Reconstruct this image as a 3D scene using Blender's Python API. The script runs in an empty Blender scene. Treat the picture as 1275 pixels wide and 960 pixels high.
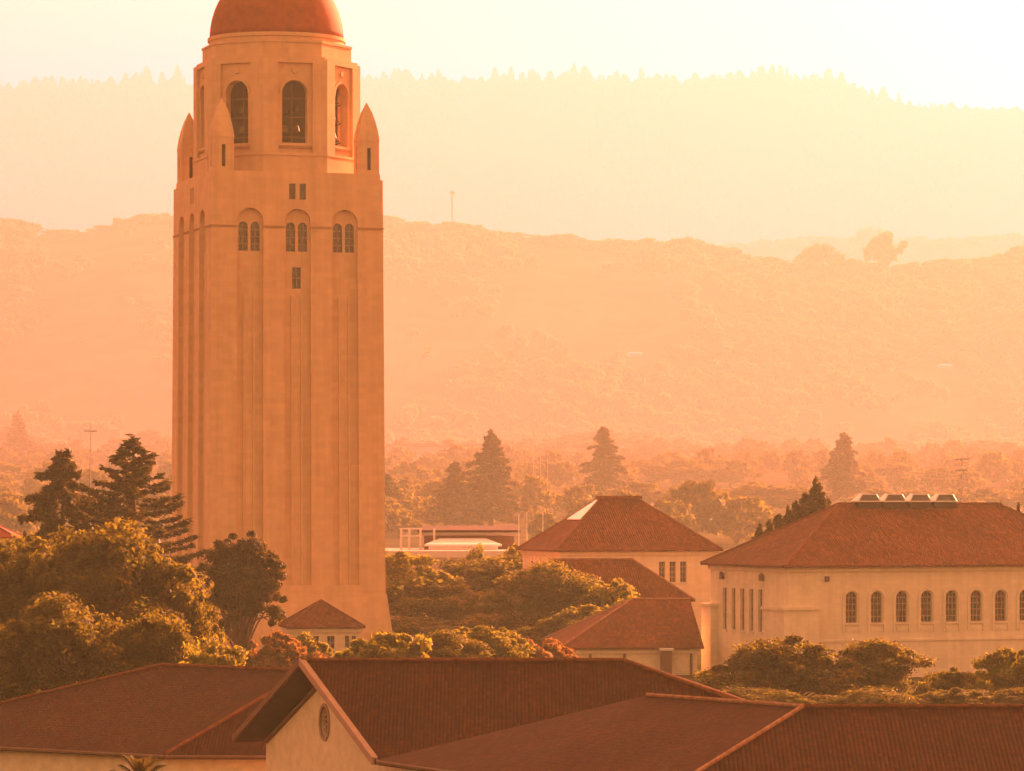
import bpy, bmesh, math, random
import numpy as np
from mathutils import Vector, Matrix, noise
from mathutils.geometry import tessellate_polygon

R = math.radians
scn = bpy.context.scene
col = scn.collection

# ------------------------------------------------------------------ camera
F, HX, HY, CZ = 4800.0, 637.5, 623.0, 20.0      # focal length / horizon in photo pixels, eye height in metres
cam_d = bpy.data.cameras.new("camera")
cam = bpy.data.objects.new("camera", cam_d)
col.objects.link(cam)
cam.location = (0, 0, CZ)
cam.rotation_euler = (R(90), 0, 0)
cam_d.sensor_width = 36
cam_d.lens = F / 1275 * 36
cam_d.shift_y = (HY - 480) / 1275
cam_d.clip_start = 1
cam_d.clip_end = 40000
scn.camera = cam

# ------------------------------------------------------------------ sky, sun, exposure
SUN_AZ, SUN_EL = R(34), R(17.2)                    # azimuth to the right of the view, behind the subjects
world = bpy.data.worlds.new("World")
scn.world = world
world.use_nodes = True
wn, wl = world.node_tree.nodes, world.node_tree.links
wn.clear()
sky = wn.new("ShaderNodeTexSky")
sky.sky_type = 'NISHITA'
sky.sun_disc = False
sky.sun_elevation = SUN_EL
sky.sun_rotation = SUN_AZ
sky.air_density = 1.0
sky.dust_density = 5.0
sky.ozone_density = 1.0
tint = wn.new("ShaderNodeMix")
tint.data_type = 'RGBA'
tint.blend_type = 'MULTIPLY'
tint.inputs[0].default_value = 1.0
tint.inputs[7].default_value = (1.0, 0.41, 0.11, 1)
bg = wn.new("ShaderNodeBackground")
bg.inputs[1].default_value = 0.15
wo = wn.new("ShaderNodeOutputWorld")
wl.new(sky.outputs[0], tint.inputs[6])
wl.new(tint.outputs[2], bg.inputs[0])
wl.new(bg.outputs[0], wo.inputs[0])

sun_d = bpy.data.lights.new("sun", 'SUN')
sun_d.energy = 5.0
sun_d.angle = R(0.6)
sun_d.color = (1.0, 0.93, 0.16)
sun = bpy.data.objects.new("sun", sun_d)
col.objects.link(sun)
to_sun = Vector((math.sin(SUN_AZ) * math.cos(SUN_EL), math.cos(SUN_AZ) * math.cos(SUN_EL), math.sin(SUN_EL)))
sun.rotation_euler = (-to_sun).to_track_quat('-Z', 'Y').to_euler()
sun.location = (0, 0, 300)

vs = scn.view_settings
scn.display_settings.display_device = 'sRGB'
vs.view_transform = 'Standard'
vs.look = 'None'
vs.exposure = 2.8
vs.gamma = 1.0
vs.use_curve_mapping = False
cy = scn.cycles
cy.use_denoising = True
cy.denoiser = 'OPENIMAGEDENOISE'
cy.volume_bounces = 1
cy.max_bounces = 6
cy.diffuse_bounces = 3
cy.transmission_bounces = 3
cy.sample_clamp_indirect = 8

HAZE_DENSITY = 2.4e-4
HAZE_COLOR = (0.255, 0.306, 0.218, 1)
HAZE_ABSORB = (0.536, 0, 0.88, 1)
HAZE_ANISO = 0.35


# ------------------------------------------------------------------ helpers
def P(px, py, D):
    return Vector(((px - HX) / F * D, D, CZ + (HY - py) / F * D))


def PX(px, D):
    return (px - HX) / F * D


def PZ(py, D):
    return CZ + (HY - py) / F * D


def tag(o, label=None, cat=None, group=None, kind=None):
    if label: o["label"] = label
    if cat: o["category"] = cat
    if group: o["group"] = group
    if kind: o["kind"] = kind
    return o


def thing(name, label, cat, loc=(0, 0, 0), rz=0.0, group=None):
    o = bpy.data.objects.new(name, None)
    o.empty_display_size = 1.0
    col.objects.link(o)
    o.location = loc
    o.rotation_euler = (0, 0, rz)
    return tag(o, label, cat, group)


def copy_thing(src, label, loc, rz, scale, group=None):
    c = src.copy()
    col.objects.link(c)
    c.location, c.rotation_euler, c.scale = loc, (0, 0, rz), scale
    c["label"] = label
    if group: c["group"] = group
    elif "group" in c: del c["group"]
    for ch in src.children:
        d = ch.copy()
        col.objects.link(d)
        d.parent = c
    return c


class MB:
    """collects faces and links them as ONE mesh object; every face gets UVs in metres (u level, v up the slope)"""

    def __init__(self):
        self.v, self.f = [], []

    def face(self, pts):
        n = len(self.v)
        self.v += [Vector(p) for p in pts]
        self.f.append(list(range(n, n + len(pts))))

    def box(self, x0, x1, y0, y1, z0, z1):
        a = [Vector((x, y, z)) for z in (z0, z1) for y in (y0, y1) for x in (x0, x1)]
        for q in ((0, 2, 3, 1), (4, 5, 7, 6), (0, 1, 5, 4), (1, 3, 7, 5), (3, 2, 6, 7), (2, 0, 4, 6)):
            self.face([a[i] for i in q])
        return self

    def prism(self, ring0, ring1, cap0=True, cap1=True):
        n = len(ring0)
        for i in range(n):
            j = (i + 1) % n
            self.face([ring0[i], ring0[j], ring1[j], ring1[i]])
        if cap0: self.face(list(reversed(ring0)))
        if cap1: self.face(ring1)
        return self

    def tube(self, p0, p1, r0, r1, n=7):
        p0, p1 = Vector(p0), Vector(p1)
        d = (p1 - p0).normalized()
        a = d.orthogonal().normalized()
        b = d.cross(a)
        c = [(math.cos(t), math.sin(t)) for t in (2 * math.pi * i / n for i in range(n))]
        return self.prism([p0 + (a * x + b * y) * r0 for x, y in c], [p1 + (a * x + b * y) * r1 for x, y in c])

    def lathe(self, prof, n=48, c=(0, 0), cap=True):
        rings = [[Vector((c[0] + r * math.cos(2 * math.pi * i / n), c[1] + r * math.sin(2 * math.pi * i / n), z))
                  for i in range(n)] for r, z in prof]
        for a, b in zip(rings, rings[1:]):
            for i in range(n):
                j = (i + 1) % n
                self.face([a[i], a[j], b[j], b[i]])
        if cap:
            self.face(list(reversed(rings[0])))
            self.face(rings[-1])
        return self

    def plate(self, outline, holes, fr, d0, d1, rim=False):
        """a wall face in the frame fr=(origin,U,N) at offset d0 with real openings whose reveals go back to d1"""
        o, U, N = fr
        m = lambda p, d: o + U * p[0] + N * d + Vector((0, 0, p[1]))
        loops = [outline] + holes
        flat = [p for l in loops for p in l]
        for t in tessellate_polygon([[Vector((p[0], p[1], 0)) for p in l] for l in loops]):
            pts = [m(flat[i], d0) for i in t]
            nn = (pts[1] - pts[0]).cross(pts[2] - pts[0])
            if nn.length < 1e-9: continue
            if nn.dot(N) < 0: pts.reverse()
            self.face(pts)
        for l in holes + ([outline] if rim else []):
            for a, b in zip(l, l[1:] + l[:1]):
                self.face([m(a, d0), m(b, d0), m(b, d1), m(a, d1)])
        return self

    def slab(self, polys, t):
        """roof planes given as polygons of points; a thickness t goes straight down"""
        key = lambda p: (round(p[0], 3), round(p[1], 3), round(p[2], 3))
        edges = {}
        for poly in polys:
            poly = [Vector(p) for p in poly]
            n = (poly[1] - poly[0]).cross(poly[2] - poly[0])
            if n.z < 0: poly.reverse()
            self.face(poly)
            self.face([p - Vector((0, 0, t)) for p in reversed(poly)])
            for a, b in zip(poly, poly[1:] + poly[:1]):
                k = (key(a), key(b))
                if (k[1], k[0]) in edges: del edges[(k[1], k[0])]
                else: edges[k] = (a, b)
        dz = Vector((0, 0, t))
        for a, b in edges.values():
            self.face([a, a - dz, b - dz, b])
        return self

    def build(self, name, mat, parent=None, world=False, smooth=False, weld=False, taper=None):
        vv = self.v
        if taper: vv = [taper(v) for v in vv]
        if world and parent is not None:
            root = parent
            while root.parent is not None: root = root.parent
            inv = root.matrix_basis.inverted()
            vv = [inv @ v for v in vv]
        me = bpy.data.meshes.new(name)
        me.from_pydata([tuple(v) for v in vv], [], self.f)
        uv = me.uv_layers.new(name="UVMap").data
        for p in me.polygons:
            n = p.normal
            u = Vector((0, 0, 1)).cross(n)
            u = Vector((1, 0, 0)) if u.length < 1e-3 else u.normalized()
            w = n.cross(u)
            for li in p.loop_indices:
                q = me.vertices[me.loops[li].vertex_index].co
                uv[li].uv = (q.dot(u), q.dot(w))
        if weld or smooth:
            b = bmesh.new()
            b.from_mesh(me)
            bmesh.ops.remove_doubles(b, verts=b.verts, dist=0.002)
            b.to_mesh(me)
            b.free()
        if smooth:
            me.shade_smooth()
        me.materials.append(mat)
        o = bpy.data.objects.new(name, me)
        col.objects.link(o)
        if parent is not None: o.parent = parent
        return o


def arch(u, z0, z1, w, n=10):
    """outline of a round-headed opening, z1 = crown"""
    r = w / 2
    return [(u - r, z0), (u + r, z0)] + [(u + r * math.cos(t), z1 - r + r * math.sin(t))
                                         for t in (math.pi * i / n for i in range(n + 1))]


def rect(u, z0, z1, w):
    return [(u - w / 2, z0), (u + w / 2, z0), (u + w / 2, z1), (u - w / 2, z1)]


# ------------------------------------------------------------------ materials
def mat_new(name):
    m = bpy.data.materials.new(name)
    m.use_nodes = True
    nt = m.node_tree
    b = nt.nodes["Principled BSDF"]
    return m, nt, b


def ramp(nt, fac, stops):
    r = nt.nodes.new("ShaderNodeValToRGB")
    el = r.color_ramp.elements
    while len(el) < len(stops): el.new(0.5)
    for e, (p, c) in zip(el, stops):
        e.position, e.color = p, (*c, 1)
    nt.links.new(fac, r.inputs[0])
    return r.outputs[0]


def nz(nt, vec, scale, detail=5, rough=0.55):
    n = nt.nodes.new("ShaderNodeTexNoise")
    n.inputs["Scale"].default_value = scale
    n.inputs["Detail"].default_value = detail
    n.inputs["Roughness"].default_value = rough
    if vec is not None: nt.links.new(vec, n.inputs["Vector"])
    return n.outputs[0]


def mth(nt, op, a, b=None, c=None):
    n = nt.nodes.new("ShaderNodeMath")
    n.operation = op
    for i, x in enumerate((a, b, c)):
        if x is None: continue
        if isinstance(x, (int, float)): n.inputs[i].default_value = x
        else: nt.links.new(x, n.inputs[i])
    return n.outputs[0]


def mixc(nt, fac, a, b, mode='MIX'):
    n = nt.nodes.new("ShaderNodeMix")
    n.data_type, n.blend_type = 'RGBA', mode
    for i, x in ((0, fac), (6, a), (7, b)):
        if isinstance(x, (int, float)): n.inputs[i].default_value = x
        elif isinstance(x, tuple): n.inputs[i].default_value = (*x, 1)
        else: nt.links.new(x, n.inputs[i])
    return n.outputs[2]


def bump(nt, h, strength, dist, bsdf):
    b = nt.nodes.new("ShaderNodeBump")
    b.inputs["Strength"].default_value = strength
    b.inputs["Distance"].default_value = dist
    nt.links.new(h, b.inputs["Height"])
    nt.links.new(b.outputs[0], bsdf.inputs["Normal"])


def m_plain(name, c, rough=0.7, metal=0.0, var=0.12, scale=1.5):
    m, nt, b = mat_new(name)
    tc = nt.nodes.new("ShaderNodeTexCoord")
    f = nz(nt, tc.outputs["Object"], scale)
    nt.links.new(ramp(nt, f, [(0.3, tuple(x * (1 - var) for x in c)), (0.7, tuple(min(1, x * (1 + var)) for x in c))]), b.inputs[0])
    b.inputs["Roughness"].default_value = rough
    b.inputs["Metallic"].default_value = metal
    b.inputs["Specular IOR Level"].default_value = 0.5 if rough < 0.6 else 0.12
    return m


def m_stone(name, c, block=(1.4, 0.7), joint=0.12):
    m, nt, b = mat_new(name)
    tc = nt.nodes.new("ShaderNodeTexCoord")
    uv = tc.outputs["UV"]
    br = nt.nodes.new("ShaderNodeTexBrick")
    br.inputs["Scale"].default_value = 1.0
    br.inputs["Brick Width"].default_value = block[0]
    br.inputs["Row Height"].default_value = block[1]
    br.inputs["Mortar Size"].default_value = 0.02
    br.inputs["Mortar Smooth"].default_value = 0.4
    br.inputs["Color1"].default_value = (1, 1, 1, 1)
    br.inputs["Color2"].default_value = (0.9, 0.9, 0.9, 1)
    br.inputs["Mortar"].default_value = (1 - joint * 2.2,) * 3 + (1,)
    nt.links.new(uv, br.inputs["Vector"])
    mp = nt.nodes.new("ShaderNodeMapping")          # rain streaks run down the wall
    mp.inputs["Scale"].default_value = (1.1, 0.06, 1)
    nt.links.new(uv, mp.inputs[0])
    st = ramp(nt, nz(nt, mp.outputs[0], 1.0, 6), [(0.3, (0.9, 0.885, 0.87)), (0.65, (1.04, 1.035, 1.03))])
    pa = ramp(nt, nz(nt, tc.outputs["Object"], 0.35, 6), [(0.3, tuple(x * 0.93 for x in c)), (0.7, tuple(x * 1.05 for x in c))])
    cc = mixc(nt, 1.0, mixc(nt, 1.0, pa, st, 'MULTIPLY'), br.outputs[0], 'MULTIPLY')
    nt.links.new(cc, b.inputs[0])
    b.inputs["Roughness"].default_value = 0.85
    b.inputs["Specular IOR Level"].default_value = 0.15
    bump(nt, nz(nt, tc.outputs["Object"], 3.0), 0.25, 0.05, b)
    return m


def m_tile(name, c, pitch=0.27, course=0.42):
    """barrel clay tiles: round columns up the slope, stepped courses, every tile its own tone"""
    m, nt, b = mat_new(name)
    tc = nt.nodes.new("ShaderNodeTexCoord")
    sp = nt.nodes.new("ShaderNodeSeparateXYZ")
    nt.links.new(tc.outputs["UV"], sp.inputs[0])
    u = mth(nt, 'DIVIDE', sp.outputs[0], pitch)
    v = mth(nt, 'DIVIDE', sp.outputs[1], course)
    fu, fv = mth(nt, 'FRACT', u), mth(nt, 'FRACT', v)
    barrel = mth(nt, 'ABSOLUTE', mth(nt, 'SINE', mth(nt, 'MULTIPLY', u, math.pi)))
    step = mth(nt, 'SUBTRACT', 1.0, fv)
    h = mth(nt, 'ADD', mth(nt, 'MULTIPLY', barrel, 0.6), mth(nt, 'MULTIPLY', step, 0.4))
    cb = nt.nodes.new("ShaderNodeCombineXYZ")
    nt.links.new(mth(nt, 'FLOOR', u), cb.inputs[0])
    nt.links.new(mth(nt, 'FLOOR', v), cb.inputs[1])
    w = nt.nodes.new("ShaderNodeTexWhiteNoise")
    w.noise_dimensions = '2D'
    nt.links.new(cb.outputs[0], w.inputs["Vector"])
    tone = ramp(nt, w.outputs[0], [(0.0, tuple(x * 0.72 for x in c)), (0.5, c), (0.85, tuple(x * 1.18 for x in c)), (1.0, tuple(x * 1.5 for x in c))])
    patch = ramp(nt, nz(nt, tc.outputs["Object"], 0.22, 6), [(0.3, (0.72, 0.7, 0.7)), (0.7, (1.15, 1.12, 1.1))])
    groove = ramp(nt, barrel, [(0.0, (0.78, 0.78, 0.78)), (0.45, (1, 1, 1))])
    nt.links.new(mixc(nt, 1.0, mixc(nt, 1.0, tone, patch, 'MULTIPLY'), groove, 'MULTIPLY'), b.inputs[0])
    b.inputs["Roughness"].default_value = 0.85
    b.inputs["Specular IOR Level"].default_value = 0.1
    bump(nt, h, 0.55, 0.07, b)
    return m


def m_leaf(name, dark, light, transl, tcol, scale=0.35):
    m, nt, b = mat_new(name)
    geo = nt.nodes.new("ShaderNodeNewGeometry")
    tc = nt.nodes.new("ShaderNodeTexCoord")
    oi = nt.nodes.new("ShaderNodeObjectInfo")
    f = mth(nt, 'ADD', mth(nt, 'MULTIPLY', geo.outputs["Random Per Island"], 0.5),
            mth(nt, 'MULTIPLY', nz(nt, tc.outputs["Object"], scale, 2), 0.5))
    f = mth(nt, 'ADD', f, mth(nt, 'MULTIPLY', mth(nt, 'SUBTRACT', oi.outputs["Random"], 0.5), 0.2))
    c = ramp(nt, f, [(0.25, dark), (0.75, light)])
    nt.links.new(c, b.inputs[0])
    b.inputs["Roughness"].default_value = 0.6
    b.inputs["Specular IOR Level"].default_value = 0.05
    tr = nt.nodes.new("ShaderNodeBsdfTranslucent")
    nt.links.new(mixc(nt, 1.0, mixc(nt, 0.5, c, tcol), (1.5, 1.5, 1.5), 'MULTIPLY'), tr.inputs[0])
    mx = nt.nodes.new("ShaderNodeMixShader")
    mx.inputs[0].default_value = transl
    nt.links.new(b.outputs[0], mx.inputs[1])
    nt.links.new(tr.outputs[0], mx.inputs[2])
    nt.links.new(mx.outputs[0], nt.nodes["Material Output"].inputs[0])
    return m


def m_glass(name, c):
    m, nt, b = mat_new(name)
    tc = nt.nodes.new("ShaderNodeTexCoord")
    nt.links.new(ramp(nt, nz(nt, tc.outputs["Object"], 0.8), [(0.3, tuple(x * 0.6 for x in c)), (0.7, c)]), b.inputs[0])
    b.inputs["Roughness"].default_value = 0.12
    b.inputs["Specular IOR Level"].default_value = 0.6
    return m


M = dict(
    stone=m_stone("tower_limestone", (0.64, 0.405, 0.22), joint=0.05),
    sand=m_stone("buff_sandstone", (0.71, 0.60, 0.43), (1.1, 0.5), 0.06),
    stucco=m_plain("cream_stucco", (0.66, 0.53, 0.36), 0.9),
    band=m_plain("stained_band", (0.34, 0.19, 0.09), 0.9),
    trim=m_plain("dark_trim", (0.16, 0.09, 0.06), 0.7),
    verge=m_plain("pale_verge_board", (0.36, 0.22, 0.17), 0.65),
    dome=m_plain("dome_tiles", (0.26, 0.062, 0.015), 0.75, var=0.22, scale=0.9),
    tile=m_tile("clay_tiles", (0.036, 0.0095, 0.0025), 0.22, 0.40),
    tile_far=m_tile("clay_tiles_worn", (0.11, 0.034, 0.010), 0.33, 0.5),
    cap=m_plain("ridge_cap", (0.15, 0.055, 0.025), 0.9, var=0.35, scale=3),
    cap_pale=m_plain("mortared_ridge_cap", (0.30, 0.15, 0.09), 0.9, var=0.3, scale=3),
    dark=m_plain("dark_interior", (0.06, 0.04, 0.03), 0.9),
    bronze=m_plain("bell_bronze", (0.16, 0.10, 0.05), 0.65, 0.5),
    glass=m_glass("window_glass", (0.05, 0.04, 0.035)),
    frame=m_plain("window_frame_paint", (0.30, 0.22, 0.16), 0.6),
    white=m_plain("white_paint", (0.58, 0.53, 0.48), 0.5, var=0.05),
    metal=m_plain("grey_steel", (0.35, 0.34, 0.33), 0.5, 0.5),
    panel=m_plain("pale_roof_panel", (0.75, 0.72, 0.72), 0.25, var=0.05),
    slate=m_plain("lavender_fascia", (0.42, 0.34, 0.34), 0.7),
    gravel=m_plain("roof_gravel", (0.55, 0.47, 0.42), 0.9, var=0.2, scale=2),
    bark=m_plain("bark", (0.10, 0.065, 0.04), 0.95, var=0.35, scale=2),
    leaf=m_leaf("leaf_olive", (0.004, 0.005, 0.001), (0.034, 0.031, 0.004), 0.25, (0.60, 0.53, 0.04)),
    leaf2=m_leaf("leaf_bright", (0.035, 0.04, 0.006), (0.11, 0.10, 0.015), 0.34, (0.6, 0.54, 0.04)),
    leafr=m_leaf("leaf_russet", (0.07, 0.058, 0.012), (0.15, 0.105, 0.02), 0.4, (0.45, 0.2, 0.06)),
    oak=m_leaf("leaf_oak", (0.06, 0.065, 0.012), (0.13, 0.125, 0.025), 0.4, (0.4, 0.3, 0.04)),
    needle=m_leaf("needle_dark", (0.007, 0.008, 0.0015), (0.034, 0.030, 0.005), 0.22, (0.22, 0.17, 0.03)),
    grass=m_plain("dry_grass", (0.19, 0.14, 0.07), 0.95, var=0.35, scale=0.02),
    redroof=m_plain("red_roof", (0.26, 0.05, 0.025), 0.8),
)

# ------------------------------------------------------------------ terrain
def interp(tab, x):
    xs, ys = zip(*tab)
    return float(np.interp(x, xs, ys))


def smooth(t):
    t = min(1, max(0, t))
    return t * t * (3 - 2 * t)


def ground_z(x, y):
    """level campus, then a gentle swell between 600 and 1500 m"""
    s = smooth((y - 650) / 3700)
    return s * (65 + 3 * noise.noise(Vector((x * 0.004, y * 0.003, 3.1))) + 3 * noise.noise(Vector((x * 0.012, y * 0.01, 7.7))))


def grid_mesh(name, rows, cols, fn, mat):
    vs_ = np.array([fn(i, j) for j in range(rows) for i in range(cols)], dtype=np.float32)
    idx = np.arange(rows * cols).reshape(rows, cols)
    q = np.stack([idx[:-1, :-1], idx[:-1, 1:], idx[1:, 1:], idx[1:, :-1]], -1).reshape(-1, 4)
    o = quads_object(name, vs_, q, mat)
    o.data.shade_smooth()
    return o


def quads_object(name, verts, quads, mat, parent=None):
    me = bpy.data.meshes.new(name)
    n, k = len(verts), len(quads)
    me.vertices.add(n)
    me.vertices.foreach_set("co", np.ascontiguousarray(verts, dtype=np.float32).ravel())
    me.loops.add(k * 4)
    me.loops.foreach_set("vertex_index", np.ascontiguousarray(quads, dtype=np.int32).ravel())
    me.polygons.add(k)
    me.polygons.foreach_set("loop_start", np.arange(0, 4 * k, 4, dtype=np.int32))
    me.polygons.foreach_set("loop_total", np.full(k, 4, dtype=np.int32))
    me.update(calc_edges=True)
    me.materials.append(mat)
    o = bpy.data.objects.new(name, me)
    col.objects.link(o)
    if parent is not None: o.parent = parent
    return o


def m_ground(name, a, b_, sc):
    m, nt, b = mat_new(name)
    tc = nt.nodes.new("ShaderNodeTexCoord")
    nt.links.new(ramp(nt, nz(nt, tc.outputs["Object"], sc, 8, 0.6), [(0.4, a), (0.6, b_)]), b.inputs[0])
    b.inputs["Roughness"].default_value = 0.95
    b.inputs["Specular IOR Level"].default_value = 0.0
    return m


M["lawn"] = m_ground("campus_ground", (0.04, 0.04, 0.012), (0.09, 0.07, 0.03), 0.03)
M["hillside"] = m_ground("dry_hillside", (0.08, 0.075, 0.022), (0.15, 0.12, 0.04), 0.006)
M["forest"] = m_ground("forest_floor", (0.035, 0.04, 0.015), (0.07, 0.065, 0.025), 0.004)

ys_ = [-300, 0, 100, 200, 300, 400, 500, 560] + list(range(620, 4600, 60)) + [4700, 5000, 8000, 12000, 18000]
g = grid_mesh("ground", len(ys_), 101,
              lambda i, j: ((i - 50) * 110.0, ys_[j], ground_z((i - 50) * 110.0, ys_[j]) if ys_[j] < 4580 else 0.0), M["lawn"])
tag(g, kind="structure")

CREST1 = [(-600, 300), (-60, 288), (0, 284), (25, 283), (45, 295), (85, 296), (110, 290), (150, 281), (190, 274), (212, 277),
          (300, 285), (400, 285), (480, 288), (560, 292), (640, 297), (720, 305), (780, 315), (830, 314), (860, 310), (890, 320),
          (940, 330), (1000, 336), (1060, 338), (1120, 338), (1180, 336), (1230, 333), (1275, 330), (1900, 340)]
CREST2 = [(-600, 330), (700, 330), (840, 322), (900, 309), (960, 305), (1020, 300), (1080, 304), (1140, 302), (1200, 300), (1275, 298), (1900, 290)]
CREST3 = [(-600, 112), (0, 111), (100, 110), (200, 106), (350, 104), (480, 102), (560, 104), (640, 103), (700, 101), (790, 105),
          (850, 104), (900, 101), (990, 100), (1035, 106), (1075, 118), (1100, 124), (1135, 134), (1275, 138), (1900, 150)]


def hill_fn(tab, D0, Dc, D1, base, rough, seed):
    """z of a hill at (px, D): rises from D0 to its crest at Dc and falls away behind"""
    def z(px, D):
        zc = PZ(interp(tab, px), Dc)
        x = PX(px, D)
        if D <= Dc:
            t = (D - D0) / (Dc - D0)
            s = 0.55 * smooth(t) + 0.45 * max(0, t) ** 1.25
            w = math.sin(math.pi * min(1, max(0, t)))
        else:
            t = (D - Dc) / (D1 - Dc)
            s, w = 1 - smooth(t), 0
        n = noise.noise(Vector((x * 0.0022, D * 0.0014, seed))) + 0.5 * noise.noise(Vector((x * 0.006, D * 0.004, seed + 5)))
        return base + (zc - base) * s + rough * w * n
    return z


def hill_mesh(name, tab, D0, Dc, D1, base, rough, seed, mat, cols=190, rows=44):
    fz = hill_fn(tab, D0, Dc, D1, base, rough, seed)
    def fn(i, j):
        px = -420 + 2140 * i / (cols - 1)
        k = rows - 9
        D = D0 + (Dc - D0) * j / k if j <= k else Dc + (D1 - Dc) * (j - k) / 8
        return (PX(px, D), D, fz(px, D))
    o = grid_mesh(name, rows, cols, fn, mat)
    tag(o, kind="structure")
    return fz


HILL1 = hill_mesh("hill", CREST1, 4300, 5800, 7000, 54, 22, 1.3, M["hillside"])
HILL2 = hill_mesh("middle_hill", CREST2, 8300, 9600, 10600, -3, 20, 4.7, M["hillside"])
HILL3 = hill_mesh("mountain", CREST3, 11800, 14500, 16500, -4, 60, 8.2, M["forest"])

# ------------------------------------------------------------------ haze
hz = MB().box(-6500, 6500, -400, 18400, -6, 1700).build("haze", m_plain("tmp", (1, 1, 1)))
hm = bpy.data.materials.new("haze_air")
hm.use_nodes = True
hn = hm.node_tree.nodes
hn.clear()
pv = hn.new("ShaderNodeVolumePrincipled")
pv.inputs["Color"].default_value = HAZE_COLOR
pv.inputs["Absorption Color"].default_value = HAZE_ABSORB
pv.inputs["Density"].default_value = HAZE_DENSITY
pv.inputs["Anisotropy"].default_value = HAZE_ANISO
ho = hn.new("ShaderNodeOutputMaterial")
hm.node_tree.links.new(pv.outputs[0], ho.inputs["Volume"])
hz.data.materials.clear()
hz.data.materials.append(hm)
tag(hz, kind="stuff")


# ------------------------------------------------------------------ windows and buildings
def window(parent, fr, outline, depth, w, z0, z1, u, mull=(1, 3), sill=True, fm="frame", wm="glass"):
    """a pane set back in its opening, its glazing bars and a sill"""
    o, U, N = fr
    m = MB()
    m.plate(outline, [], fr, -depth, -depth)
    pane = m.build("window", M[wm], parent)
    b = MB()
    def bar(ua, ub, za, zb, d0=-depth + 0.003, d1=-depth + 0.07):
        c = [o + U * uu + N * d + Vector((0, 0, zz)) for zz in (za, zb) for d in (d0, d1) for uu in (ua, ub)]
        for q in ((0, 2, 3, 1), (4, 5, 7, 6), (0, 1, 5, 4), (1, 3, 7, 5), (3, 2, 6, 7), (2, 0, 4, 6)):
            b.face([c[i] for i in q])
    t = 0.045
    for s in (-1, 1):
        bar(u + s * (w / 2 - t) - t, u + s * (w / 2 - t) + t, z0 + 0.01, z1 - w * 0.45)
    bar(u - w / 2 + 0.1, u + w / 2 - 0.1, z0 + 0.01, z0 + 0.1)
    for i in range(mull[0]):
        uu = u - w / 2 + w * (i + 1) / (mull[0] + 1)
        bar(uu - t, uu + t, z0 + 0.1, z1 - 0.06, d1=-depth + 0.06)
    for i in range(mull[1]):
        zz = z0 + (z1 - z0) * (i + 1) / (mull[1] + 1)
        bar(u - w / 2 + 0.1, u + w / 2 - 0.1, zz - t, zz + t, d1=-depth + 0.05)
    b.build("frame", M[fm], pane)
    if sill:
        s_ = MB()
        b = s_
        bar(u - w / 2 - 0.15, u + w / 2 + 0.15, z0 - 0.2, z0 - 0.003, -0.3, 0.16)
        s_.build("sill", M["sand"], pane)
    return pane


def hip_polys(x0, x1, y0, y1, z, rise, ridge_in=None):
    w = (y1 - y0) / 2
    a = w if ridge_in is None else ridge_in
    A, B, C, D = (x0, y0, z), (x1, y0, z), (x1, y1, z), (x0, y1, z)
    ym = (y0 + y1) / 2
    p, q = (x0 + a, ym, z + rise), (x1 - a, ym, z + rise)
    if x1 - x0 - 2 * a < 0.05:
        p = ((x0 + x1) / 2, ym, z + rise)
        return [[A, B, p], [B, C, p], [C, D, p], [D, A, p]], [(A, p), (B, p), (C, p), (D, p)]
    return [[A, B, q, p], [B, C, q], [C, D, p, q], [D, A, p]], [(A, p), (B, q), (C, q), (D, p), (p, q)]


def caps(parent, edges, r=0.16, mat="cap", world=False):
    m = MB()
    for a, b in edges:
        a, b = Vector(a), Vector(b)
        m.tube(a + Vector((0, 0, 0.03)), b + Vector((0, 0, 0.03)), r, r, 6)
    return m.build("ridge_cap", M[mat], parent, world=world)


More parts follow.
